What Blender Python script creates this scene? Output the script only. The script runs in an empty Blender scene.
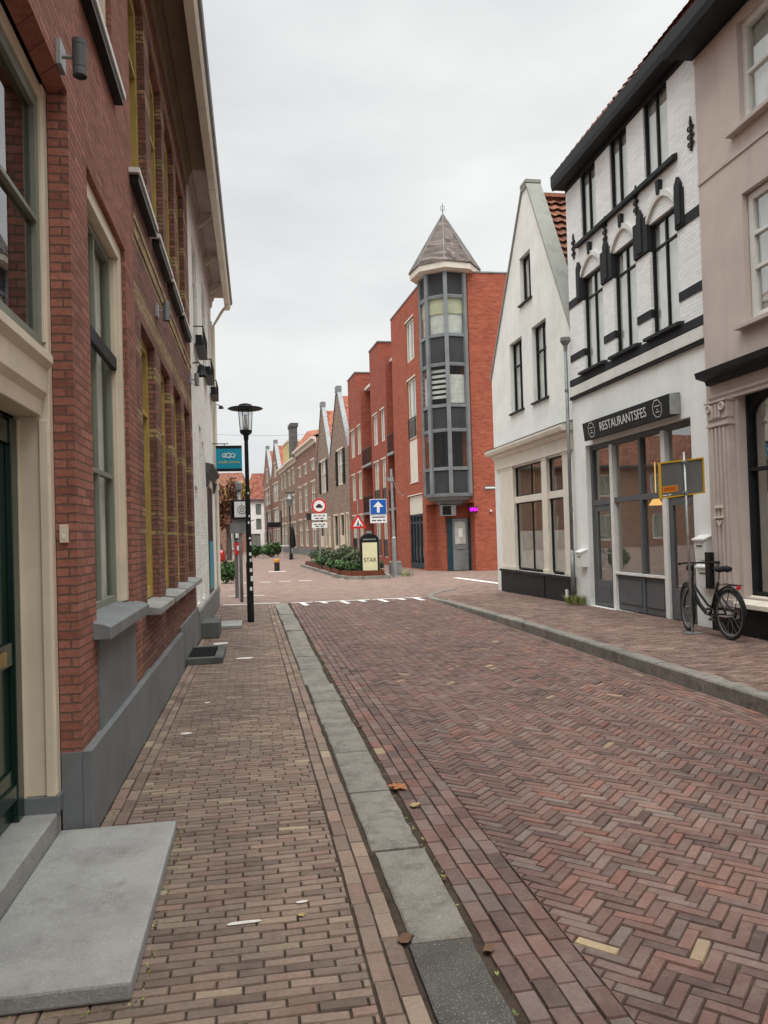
import bpy, bmesh, math, random
from mathutils import Vector, Matrix
random.seed(7)
sc = bpy.context.scene
COL = sc.collection
R = math.radians

# ------------------------------------------------------------------ materials
class NT:
    def __init__(s, name):
        s.m = bpy.data.materials.new(name); s.m.use_nodes = True
        s.t = s.m.node_tree; s.t.nodes.clear()
        s.out = s.n('ShaderNodeOutputMaterial')
    def n(s, typ, **kw):
        nd = s.t.nodes.new(typ)
        for k, v in kw.items():
            if k in ('operation', 'blend_type', 'data_type', 'noise_dimensions', 'attribute_name', 'attribute_type', 'mode', 'interpolation', 'feature', 'offset', 'offset_frequency', 'squash', 'use_clamp', 'distance'):
                setattr(nd, k, v)
            else:
                nd.inputs[k].default_value = v
        return nd
    def l(s, a, b): s.t.links.new(a, b)
    def math(s, op, a, b=0.0, clamp=False):
        nd = s.t.nodes.new('ShaderNodeMath'); nd.operation = op; nd.use_clamp = clamp
        for i, v in enumerate((a, b)):
            if hasattr(v, 'links'): s.l(v, nd.inputs[i])
            else: nd.inputs[i].default_value = v
        return nd.outputs[0]
    def mix(s, fac, a, b, mode='MIX'):
        nd = s.t.nodes.new('ShaderNodeMix'); nd.data_type = 'RGBA'; nd.blend_type = mode
        for i, v in ((0, fac), (6, a), (7, b)):
            if hasattr(v, 'links'): s.l(v, nd.inputs[i])
            elif i == 0: nd.inputs[0].default_value = v
            else: nd.inputs[i].default_value = (*v, 1) if len(v) == 3 else v
        return nd.outputs[2]
    def noise(s, scale, detail=4, rough=.55, vec=None, out=0):
        nd = s.n('ShaderNodeTexNoise', Scale=scale, Detail=detail, Roughness=rough)
        if vec is None:
            vec = s.pos()
        s.l(vec, nd.inputs['Vector'])
        return nd.outputs[out]
    def pos(s):
        if not hasattr(s, '_p'): s._p = s.n('ShaderNodeNewGeometry').outputs['Position']
        return s._p
    def xyz(s):
        if not hasattr(s, '_x'):
            nd = s.n('ShaderNodeSeparateXYZ'); s.l(s.pos(), nd.inputs[0]); s._x = nd.outputs
        return s._x
    def ramp(s, fac, stops, interp='LINEAR'):
        nd = s.t.nodes.new('ShaderNodeValToRGB'); nd.color_ramp.interpolation = interp
        e = nd.color_ramp.elements
        while len(e) > 1: e.remove(e[-1])
        for i, (p, c) in enumerate(stops):
            el = e[0] if i == 0 else e.new(p)
            el.position = p; el.color = (*c, 1) if len(c) == 3 else c
        s.l(fac, nd.inputs[0]); return nd.outputs[0]
    def bump(s, h, strength=.3, dist=.01, nrm=None):
        nd = s.n('ShaderNodeBump', Strength=strength, Distance=dist)
        s.l(h, nd.inputs['Height'])
        if nrm is not None: s.l(nrm, nd.inputs['Normal'])
        return nd.outputs[0]
    def bsdf(s, col, rough=.8, spec=.3, nrm=None, metal=0.0, emit=None, estr=0, **kw):
        b = s.n('ShaderNodeBsdfPrincipled')
        if hasattr(col, 'links'): s.l(col, b.inputs['Base Color'])
        else: b.inputs['Base Color'].default_value = (*col, 1)
        if hasattr(rough, 'links'): s.l(rough, b.inputs['Roughness'])
        else: b.inputs['Roughness'].default_value = rough
        b.inputs['Specular IOR Level'].default_value = spec
        b.inputs['Metallic'].default_value = metal
        if nrm is not None: s.l(nrm, b.inputs['Normal'])
        if emit: b.inputs['Emission Color'].default_value = (*emit, 1); b.inputs['Emission Strength'].default_value = estr
        s.l(b.outputs[0], s.out.inputs[0]); return b

def plain(name, c, rough=.6, spec=.35, metal=0, var=.25, scale=6, bump=.15, bscale=60, dirt=0):
    t = NT(name)
    dark = tuple(v * (1 - var) for v in c); lite = tuple(min(1, v * (1 + var * .5)) for v in c)
    f = t.ramp(t.noise(scale, 5), [(.3, dark), (.62, c), (.8, lite)])
    if dirt:
        d = t.ramp(t.noise(scale * .35 + 1, 8, .7), [(.5, (0, 0, 0)), (.68, (1, 1, 1))])
        f = t.mix(t.math('MULTIPLY', d, dirt), f, (.09, .08, .065))
    nr = t.bump(t.noise(bscale, 4), bump, .004)
    t.bsdf(f, rough, spec, nr, metal); return t.m

def emis(name, c, s):
    t = NT(name); t.bsdf(c, .5, .2, emit=c, estr=s); return t.m

def brick(name, c1, c2, mortar, bw=.215, rh=.0575, ms=.009, bump=.8, var=(.5, 1.25), bands=None, band_col=None, paint=False, extra=None, dirt=.25, odd=.5):
    t = NT(name)
    x = t.xyz()
    u = t.math('ADD', x[0], x[1])
    cb = t.n('ShaderNodeCombineXYZ'); t.l(u, cb.inputs[0]); t.l(x[2], cb.inputs[1])
    # slight waviness of the courses
    nz = t.noise(3.0, 2, out=1)
    wv = t.n('ShaderNodeVectorMath', operation='MULTIPLY_ADD'); t.l(nz, wv.inputs[0]); wv.inputs[1].default_value = (.008, .006, 0); t.l(cb.outputs[0], wv.inputs[2])
    nz2 = t.noise(34.0, 2, out=1)
    wv2 = t.n('ShaderNodeVectorMath', operation='MULTIPLY_ADD'); t.l(nz2, wv2.inputs[0]); wv2.inputs[1].default_value = (.010, .009, 0); t.l(wv.outputs[0], wv2.inputs[2])
    b = t.n('ShaderNodeTexBrick', offset=.5)
    b.inputs['Scale'].default_value = 1; b.inputs['Brick Width'].default_value = bw; b.inputs['Row Height'].default_value = rh
    b.inputs['Mortar Size'].default_value = ms * .6; b.inputs['Mortar Smooth'].default_value = .35; b.inputs['Bias'].default_value = 0
    b.inputs['Color1'].default_value = (0, 0, 0, 1); b.inputs['Color2'].default_value = (1, 1, 1, 1); b.inputs['Mortar'].default_value = (.5, .5, .5, 1)
    t.l(wv2.outputs[0], b.inputs['Vector'])
    mid = tuple((a + q) / 2 for a, q in zip(c1, c2))
    dk = tuple(v * var[0] for v in c1); lt = tuple(min(1, v * var[1]) for v in c2)
    col = t.ramp(b.outputs['Color'], [(0, dk), (.2, c1), (.55, mid), (.8, c2), (1, lt)])
    if bands:
        tot = None
        for z0, z1 in bands:
            a = t.math('MULTIPLY', t.math('GREATER_THAN', x[2], z0), t.math('LESS_THAN', x[2], z1))
            tot = a if tot is None else t.math('MAXIMUM', tot, a)
        gate = t.ramp(t.noise(1.3, 2), [(.36, (0, 0, 0)), (.42, (1, 1, 1))])
        tot = t.math('MULTIPLY', tot, gate)
        bc = t.ramp(b.outputs['Color'], [(0, tuple(v * .6 for v in band_col)), (1, band_col)])
        col = t.mix(tot, col, bc)
    n1 = t.noise(1.1, 6, .65); n2 = t.noise(26, 5, .6)
    col = t.mix(.55, col, t.ramp(n1, [(.28, (.42, .40, .38)), (.5, (.55, .53, .52)), (.75, (.66, .62, .60))]), 'OVERLAY')
    col = t.mix(.5, col, t.ramp(n2, [(.25, (.3, .3, .3)), (.7, (.68, .68, .68))]), 'OVERLAY')
    if extra: col = extra(t, col)
    mf = t.math('MULTIPLY', b.outputs['Fac'], .45 if paint else .92)
    col = t.mix(mf, col, mortar)
    if dirt:
        d = t.ramp(t.noise(.9, 9, .72), [(.52, (0, 0, 0)), (.72, (1, 1, 1))])
        col = t.mix(t.math('MULTIPLY', d, dirt), col, tuple(v * .45 for v in mid))
    h = t.math('SUBTRACT', t.math('MULTIPLY', n2, .7), b.outputs['Fac'])
    t.bsdf(col, .85, .25, t.bump(h, bump, .008)); return t.m

def plaster(name, c, dirt=.25, streak=.35, rough=.85):
    t = NT(name); x = t.xyz()
    f = t.ramp(t.noise(1.2, 7, .6), [(.3, tuple(v * .86 for v in c)), (.6, c)])
    cb = t.n('ShaderNodeVectorMath', operation='MULTIPLY'); t.l(t.pos(), cb.inputs[0]); cb.inputs[1].default_value = (7, 7, .45)
    s_ = t.ramp(t.noise(1.0, 6, .6, cb.outputs[0]), [(.5, (0, 0, 0)), (.75, (1, 1, 1))])
    f = t.mix(t.math('MULTIPLY', s_, streak), f, tuple(v * .6 for v in c))
    low = t.math('SUBTRACT', 1, t.math('MULTIPLY', x[2], .8, True), True)
    lw = t.math('MULTIPLY', t.math('MULTIPLY', low, t.noise(5, 6, .7)), 1.0)
    f = t.mix(t.math('MULTIPLY', lw, .8), f, tuple(v * .45 for v in c))
    d = t.ramp(t.noise(2.6, 9, .75), [(.55, (0, 0, 0)), (.75, (1, 1, 1))])
    f = t.mix(t.math('MULTIPLY', d, dirt), f, tuple(v * .5 for v in c))
    h = t.math('ADD', t.noise(18, 5), t.math('MULTIPLY', t.noise(120, 3), .4))
    t.bsdf(f, rough, .25, t.bump(h, .3, .006)); return t.m

def tiles(name, c1, c2, w=.24, h=.30):
    t = NT(name); x = t.xyz()
    # columns run up the slope; use world axes
    u = t.math('ADD', x[1], x[0])
    wv = t.math('SINE', t.math('MULTIPLY', u, 2 * math.pi / w))
    rz = t.math('FRACT', t.math('MULTIPLY', x[2], 1 / (h * .62)))
    cb = t.n('ShaderNodeCombineXYZ')
    t.l(t.math('FLOOR', t.math('MULTIPLY', u, 1 / w)), cb.inputs[0]); t.l(t.math('FLOOR', t.math('MULTIPLY', x[2], 1 / (h * .62))), cb.inputs[1])
    wn = t.n('ShaderNodeTexWhiteNoise'); t.l(cb.outputs[0], wn.inputs[0])
    col = t.ramp(wn.outputs[0], [(0, c1), (.6, c2), (1, tuple(v * 1.25 for v in c2))])
    col = t.mix(.6, col, t.ramp(t.noise(9, 6, .7), [(.3, (.25, .25, .25)), (.7, (.62, .62, .62))]), 'OVERLAY')
    hh = t.math('ADD', t.math('MULTIPLY', wv, .5), t.math('MULTIPLY', rz, -1.0))
    t.bsdf(col, .8, .25, t.bump(hh, 1.0, .04)); return t.m

def glass(name='window_glass', tint=(.86, .89, .87), base=.015):
    t = NT(name)
    tr = t.n('ShaderNodeBsdfTransparent'); tr.inputs[0].default_value = (*tint, 1)
    gl = t.n('ShaderNodeBsdfGlossy'); gl.inputs['Roughness'].default_value = .015
    nr = t.bump(t.noise(1.3, 1), .10, .012); t.l(nr, gl.inputs['Normal'])
    fr = t.n('ShaderNodeFresnel'); fr.inputs[0].default_value = 1.5
    f = t.math('ADD', t.math('MULTIPLY', fr.outputs[0], .36), base, True)
    mx = t.n('ShaderNodeMixShader'); t.l(f, mx.inputs[0]); t.l(tr.outputs[0], mx.inputs[1]); t.l(gl.outputs[0], mx.inputs[2])
    t.l(mx.outputs[0], t.out.inputs[0]); return t.m

def stone_slab():
    t = NT('bluestone'); c = (.30, .30, .285)
    f = t.ramp(t.noise(2.6, 8, .7), [(.3, tuple(v * .68 for v in c)), (.55, c), (.75, tuple(v * 1.15 for v in c))])
    f = t.mix(t.math('MULTIPLY', t.ramp(t.noise(90, 3, .6), [(.56, (0, 0, 0)), (.66, (1, 1, 1))]), .35), f, (.46, .45, .42))
    f = t.mix(t.math('MULTIPLY', t.ramp(t.noise(5.5, 9, .75), [(.54, (0, 0, 0)), (.68, (1, 1, 1))]), .5), f, (.12, .12, .105))
    h = t.math('ADD', t.noise(26, 7, .7), t.math('MULTIPLY', t.noise(140, 3), .6))
    t.bsdf(f, .74, .3, t.bump(h, .6, .008)); return t.m
M = {}
M['glass'] = glass()
M['glass_soft'] = glass('tinted_glass', (.42, .45, .43), .10)
M['glass_sky'] = glass('reflective_glass', (.5, .54, .54), .30)
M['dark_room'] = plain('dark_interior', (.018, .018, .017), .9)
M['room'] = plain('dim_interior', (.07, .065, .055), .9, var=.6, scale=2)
M['curtain'] = plain('white_curtain', (.84, .83, .79), .9, var=.2, scale=4)
M['net'] = plain('grey_net_curtain', (.50, .51, .47), .9, var=.3, scale=3)
M['cream'] = plain('cream_paint', (.72, .625, .48), .45, var=.12, scale=2.5, dirt=.12)
M['creamlight'] = plain('ivory_paint', (.76, .71, .60), .5, var=.1, scale=3, dirt=.12)
M['white'] = plain('white_paint', (.74, .73, .69), .5, var=.12, scale=3, dirt=.15)
M['black'] = plain('black_paint', (.012, .013, .014), .45, .22, var=.4, scale=4)
M['anthra'] = plain('anthracite_paint', (.018, .020, .022), .55, .2, var=.3, scale=3)
M['greyblue'] = plain('blue_grey_paint', (.175, .188, .192), .6, var=.22, scale=2.2, dirt=.3, bump=.35)
M['stone'] = stone_slab()
M['stonedark'] = plain('dark_stone', (.10, .105, .10), .7, var=.4, scale=3, bump=.5)
M['plinthgrey'] = plain('grey_plinth', (.19, .20, .195), .75, var=.25, scale=2, bump=.4, dirt=.35)
M['darkgreen'] = plain('dark_green_gloss', (.008, .028, .020), .18, .6, var=.3, scale=2, bump=.03)
M['sage'] = plain('sage_paint', (.21, .225, .175), .45, var=.15, scale=3)
M['ochre'] = plain('ochre_paint', (.46, .32, .085), .5, var=.25, scale=5)
M['taupetrim'] = plain('taupe_paint', (.54, .465, .415), .55, var=.15, scale=3, dirt=.15)
M['greypaint'] = plain('mid_grey_paint', (.105, .11, .115), .6, var=.15, scale=3)
M['bandgrey'] = plain('band_dark_paint', (.020, .022, .025), .75, var=.3, scale=4)
M['zinc'] = plain('zinc_metal', (.24, .255, .26), .5, .5, .35, var=.35, scale=5)
M['galv'] = plain('galvanised_steel', (.36, .37, .37), .42, .5, .6, var=.3, scale=9)
M['steelgrey'] = plain('tower_grey', (.22, .24, .245), .4, .5, .2, var=.25, scale=2)
M['panelgrey'] = plain('tower_panel', (.048, .05, .052), .75, .25, 0, var=.3, scale=1)
M['yellowblind'] = plain('pale_yellow_blind', (.72, .70, .50), .9, var=.15, scale=2)
M['amberglow'] = plain('amber_glow_paint', (.40, .24, .09), .9, var=.5, scale=3)  # colour stands in for amber light inside the gabled shop
M['teal'] = plain('teal_sign', (.002, .27, .40), .4, .4, var=.15, scale=3)
M['petrol'] = plain('petrol_paint', (.012, .045, .06), .4, .4, var=.3, scale=3)
M['letterwhite'] = plain('white_lettering', (.8, .8, .78), .5, var=.03)
M['letterblack'] = plain('black_lettering', (.02, .02, .02), .5, var=.03)
M['letteryellow'] = plain('yellow_lettering', (.62, .58, .12), .5, var=.03)
M['signblue'] = plain('traffic_blue', (.006, .10, .42), .35, .5, var=.08)
M['signred'] = plain('traffic_red', (.55, .02, .02), .35, .5, var=.08)
M['signwhite'] = plain('traffic_white', (.78, .78, .76), .4, .5, var=.06)
M['signback'] = plain('sign_back', (.155, .16, .155), .5, .4, .2, var=.2, scale=2)
M['yellowframe'] = plain('yellow_frame', (.62, .36, .015), .45, .4, var=.12)
M['orange'] = plain('orange_sticker', (.60, .24, .03), .45, .4, var=.1)
M['poster'] = plain('pale_poster', (.66, .64, .40), .6, var=.08)
M['rust'] = plain('weathering_steel', (.16, .045, .02), .8, .3, var=.5, scale=8)
M['wood'] = plain('warm_wood', (.26, .13, .05), .5, var=.35, scale=4)
M['brass'] = plain('brass', (.5, .35, .12), .35, .5, .8)
M['rubber'] = plain('rubber', (.015, .015, .016), .7, .3)
M['mat'] = plain('door_mat', (.012, .012, .012), .95, .1, bump=1, bscale=200)
M['magenta'] = emis('magenta_neon', (.62, .01, .75), 1.6)
M['amber'] = emis('amber_lamp', (1.0, .55, .16), .9)
M['lampglass'] = None
t = NT('lamp_glass'); tr = t.n('ShaderNodeBsdfTransparent'); tr.inputs[0].default_value = (.93, .95, .95, 1)
gl = t.n('ShaderNodeBsdfGlossy'); gl.inputs['Roughness'].default_value = .05
mx = t.n('ShaderNodeMixShader'); mx.inputs[0].default_value = .22; t.l(tr.outputs[0], mx.inputs[1]); t.l(gl.outputs[0], mx.inputs[2]); t.l(mx.outputs[0], t.out.inputs[0]); M['lampglass'] = t.m

M['brickA'] = brick('red_brick', (.275, .112, .080), (.315, .134, .098), (.15, .105, .082), bw=.205, rh=.050, ms=.008, bump=1.5, var=(.74, 1.12), dirt=.5)  # dark mortar colour takes in the shadow of the joints
M['brickB'] = brick('brown_brick', (.175, .082, .062), (.225, .105, .078), (.10, .075, .06), rh=.050, ms=.011, bump=1.2, var=(.7, 1.15),
                    bands=[(1.69, 1.75), (1.86, 1.92), (2.68, 2.80), (3.30, 3.42), (3.72, 3.90), (4.24, 4.30), (4.38, 4.44), (5.35, 5.47), (6.02, 6.14), (6.62, 6.74), (7.02, 7.12)], band_col=(.40, .29, .15), dirt=.3)
M['brickOchre'] = brick('tan_brick', (.33, .235, .13), (.42, .31, .18), (.2, .16, .12), bw=.215, rh=.054, bump=.7, var=(.7, 1.1), dirt=.4)
M['soffitbrown'] = plain('brown_soffit_paint', (.27, .205, .13), .7, var=.2, scale=2)
M['brickWhite'] = brick('white_painted_brick', (.86, .875, .86), (.90, .91, .895), (.60, .61, .60), paint=True, bump=.9, var=(.92, 1.03), dirt=.12)
M['brickWhiteL'] = brick('worn_white_painted_brick', (.80, .79, .74), (.85, .84, .79), (.50, .49, .45), paint=True, bump=1.0, var=(.88, 1.03), dirt=.2)
M['brickR4'] = brick('orange_red_brick', (.33, .088, .050), (.385, .110, .064), (.24, .10, .07), bump=.6, var=(.82, 1.1), dirt=.10)
M['brickR5'] = brick('deep_red_brick', (.285, .074, .048), (.335, .094, .060), (.21, .09, .065), bump=.6, var=(.8, 1.1), dirt=.12)
M['brickGable'] = brick('grey_brown_brick', (.21, .145, .112), (.29, .215, .165), (.32, .28, .235), bump=.6, var=(.6, 1.2), dirt=.25)
M['brickFar'] = brick('dull_brown_brick', (.215, .115, .085), (.30, .17, .128), (.30, .25, .21), bump=.6, var=(.6, 1.2), dirt=.3)
M['plWhite'] = plaster('white_plaster', (.87, .88, .85), .2, .12)
M['plGable'] = plaster('aged_white_plaster', (.84, .85, .81), .35, .16)
M['plTaupe'] = plaster('taupe_plaster', (.60, .51, .455), .12, .2)
M['plYellow'] = plaster('yellow_plaster', (.62, .50, .24), .2, .3)
M['coping'] = plaster('lichen_coping', (.30, .31, .28), .9, .5)
M['tileOrange'] = tiles('orange_roof_tiles', (.26, .08, .045), (.40, .145, .085))
M['tileBrown'] = tiles('brown_roof_tiles', (.14, .06, .038), (.24, .10, .06))
M['tileRed'] = tiles('red_roof_tiles', (.13, .045, .032), (.26, .085, .055))
M['slate'] = brick('grey_brown_shingles', (.125, .105, .095), (.18, .155, .14), (.05, .04, .035), bw=.22, rh=.16, ms=.012, bump=.8, dirt=.2)
M['line'] = plain('road_paint', (.80, .79, .76), .7, var=.15, scale=12, dirt=.15)
M['shutter'] = plain('shutter_paint', (.012, .016, .014), .8, .15)
def leafmat(name, c1, c2):
    t = NT(name)
    oi = t.n('ShaderNodeNewGeometry')
    f = t.ramp(oi.outputs['Random Per Island'], [(0, c1), (.6, c2), (1, tuple(min(1, v * 1.7) for v in c2))])
    b = t.bsdf(f, .55, .35)
    return t.m
M['leafgreen'] = leafmat('green_leaves', (.018, .042, .012), (.055, .105, .03))
M['leafolive'] = leafmat('grey_green_leaves', (.03, .045, .022), (.085, .11, .055))
M['leafyellow'] = leafmat('autumn_leaves', (.16, .09, .018), (.34, .22, .05))
M['leafred'] = leafmat('reddish_leaves', (.06, .025, .012), (.14, .06, .03))
M['bark'] = plain('bark', (.09, .07, .055), .9, bump=.8)
M['grasst'] = leafmat('weed_leaves', (.06, .09, .02), (.20, .22, .06))
M['carpaint'] = plain('red_car_paint', (.30, .012, .012), .2, .6, var=.05)

# kerb stone with speckle
def stonemat(name, c, speck=.5):
    t = NT(name)
    f = t.ramp(t.noise(3.2, 9, .75), [(.3, tuple(v * .5 for v in c)), (.5, c), (.72, tuple(v * 1.25 for v in c))])
    at = t.n('ShaderNodeAttribute', attribute_name='tone'); sp = t.n('ShaderNodeSeparateColor'); t.l(at.outputs['Color'], sp.inputs[0])
    f = t.mix(.65, f, t.ramp(sp.outputs[0], [(0, (.05, .053, .05)), (.3, (.40, .40, .38)), (1, (.56, .55, .51))]), 'OVERLAY')
    s_ = t.ramp(t.noise(150, 2, .5), [(.60, (0, 0, 0)), (.68, (1, 1, 1))])
    f = t.mix(t.math('MULTIPLY', s_, speck), f, (.5, .5, .47))
    moss = t.ramp(t.noise(6, 8, .7), [(.52, (0, 0, 0)), (.66, (1, 1, 1))])
    f = t.mix(t.math('MULTIPLY', moss, .55), f, (.075, .066, .05))
    h = t.math('ADD', t.noise(24, 8, .75), t.math('MULTIPLY', t.noise(150, 3), .6))
    t.bsdf(f, .78, .25, t.bump(h, .9, .010)); return t.m
M['kerb'] = stonemat('kerb_stone', (.215, .20, .178))

# paving bricks: a tone per brick from a face attribute
def paving(name, stops, dusty=(.3, .25, .2), dust=.25, stain=.30):
    t = NT(name)
    at = t.n('ShaderNodeAttribute', attribute_name='tone'); sp = t.n('ShaderNodeSeparateColor'); t.l(at.outputs['Color'], sp.inputs[0])
    col = t.ramp(sp.outputs[0], stops)
    v = t.ramp(sp.outputs[1], [(0, (.33, .33, .33)), (1, (.62, .62, .62))])
    col = t.mix(.6, col, v, 'OVERLAY')
    big = t.ramp(t.noise(.7, 5, .6), [(.3, (.42, .42, .43)), (.7, (.60, .58, .56))])
    col = t.mix(.75, col, big, 'OVERLAY')
    med = t.ramp(t.noise(2.3, 7, .7), [(.32, (.36, .36, .35)), (.5, (.5, .5, .5)), (.7, (.62, .60, .57))])
    col = t.mix(.55, col, med, 'OVERLAY')
    fine = t.ramp(t.noise(55, 6, .7), [(.25, (.30, .30, .30)), (.75, (.70, .70, .70))])
    col = t.mix(.6, col, fine, 'OVERLAY')
    d = t.ramp(t.noise(9, 9, .75), [(.48, (0, 0, 0)), (.72, (1, 1, 1))])
    col = t.mix(t.math('MULTIPLY', d, dust), col, dusty)
    x = t.xyz(); tr_ = t.math('ABSOLUTE', t.math('SINE', t.math('MULTIPLY', t.math('ADD', x[0], t.math('MULTIPLY', t.noise(.35, 2), .8)), 1.9)))
    wr = t.ramp(tr_, [(.45, (.47, .47, .47)), (.95, (.54, .535, .53))]); col = t.mix(.8, col, wr, 'OVERLAY')
    st = t.ramp(t.noise(1.7, 9, .72), [(.56, (0, 0, 0)), (.70, (1, 1, 1))]); col = t.mix(t.math('MULTIPLY', st, stain), col, (.06, .048, .040))
    rg = t.ramp(t.noise(3, 4), [(.3, (.55, .55, .55)), (.7, (.85, .85, .85))])
    h = t.math('ADD', t.noise(40, 6, .65), t.math('MULTIPLY', t.noise(170, 3), .4))
    t.bsdf(col, rg, .35, t.bump(h, .55, .005)); return t.m
M['roadbrick'] = paving('road_clinker', [(0, (.085, .056, .048)), (.25, (.130, .078, .064)), (.5, (.155, .088, .072)), (.68, (.148, .106, .092)), (.84, (.170, .078, .060)), (.95, (.150, .118, .102)), (.99, (.175, .11, .09)), (1, (.34, .27, .16))])
M['walkbrick'] = paving('sidewalk_clinker', stain=.10, stops=[(0, (.13, .092, .072)), (.3, (.178, .130, .102)), (.6, (.200, .150, .117)), (.8, (.190, .122, .097)), (.95, (.225, .175, .130)), (1, (.28, .225, .155))])
M['walkbrickR'] = paving('far_sidewalk_clinker', stain=.12, stops=[(0, (.12, .078, .064)), (.4, (.18, .115, .094)), (.75, (.21, .14, .115)), (1, (.26, .19, .155))])
def joint():
    t = NT('joint_sand')
    c = t.ramp(t.noise(14, 7, .7), [(.3, (.030, .023, .018)), (.55, (.060, .046, .034)), (.72, (.09, .068, .05)), (.85, (.05, .055, .025))])
    t.bsdf(c, .95, .1, t.bump(t.noise(120, 4), .6, .004)); return t.m
M['joint'] = joint()
M['roadfar'] = brick('distant_clinker_paving', (.185, .128, .105), (.235, .170, .142), (.12, .095, .075), bw=.2, rh=.068, ms=.008, bump=.3, var=(.6, 1.2), dirt=.15)
# give the far paving ground coordinates (x,y) rather than wall coordinates
nt = M['roadfar'].node_tree
for n_ in nt.nodes:
    if n_.type == 'COMBXYZ':
        sx = [q for q in nt.nodes if q.type == 'SEPXYZ'][0]
        for lk in list(n_.inputs[0].links) + list(n_.inputs[1].links): nt.links.remove(lk)
        nt.links.new(sx.outputs[0], n_.inputs[0]); nt.links.new(sx.outputs[1], n_.inputs[1])
        break

# ------------------------------------------------------------------ builders
def tag(o, label=None, cat=None, group=None, kind=None):
    if label: o['label'] = label
    if cat: o['category'] = cat
    if group: o['group'] = group
    if kind: o['kind'] = kind
    return o
def thing(name, loc, label, cat, group=None):
    o = bpy.data.objects.new(name, None); o.empty_display_size = .2; COL.objects.link(o); o.location = loc
    return tag(o, label, cat, group)
def wloc(o):
    v = Vector((0, 0, 0))
    while o is not None: v += o.location; o = o.parent
    return v

class Fr:
    """facade frame: s along the wall, o outward from it, z up"""
    def __init__(s, A, e, n):
        s.A = Vector((A[0], A[1], 0)); e = Vector((e[0], e[1], 0)).normalized(); s.e = e
        s.n = Vector((n[0], n[1], 0)).normalized()
    def P(s, a, o, z): v = s.A + s.e * a + s.n * o; return (v.x, v.y, z)
W0 = Fr((0, 0), (1, 0), (0, 1))

def clip_half(poly, a, b, c):
    """keep a*x+b*y+c >= 0"""
    out = []
    for i in range(len(poly)):
        p, q = poly[i], poly[(i + 1) % len(poly)]
        dp = a * p[0] + b * p[1] + c; dq = a * q[0] + b * q[1] + c
        if dp >= 0: out.append(p)
        if (dp > 0) != (dq > 0) and dp != dq:
            t_ = dp / (dp - dq); out.append((p[0] + (q[0] - p[0]) * t_, p[1] + (q[1] - p[1]) * t_))
    return out

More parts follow.
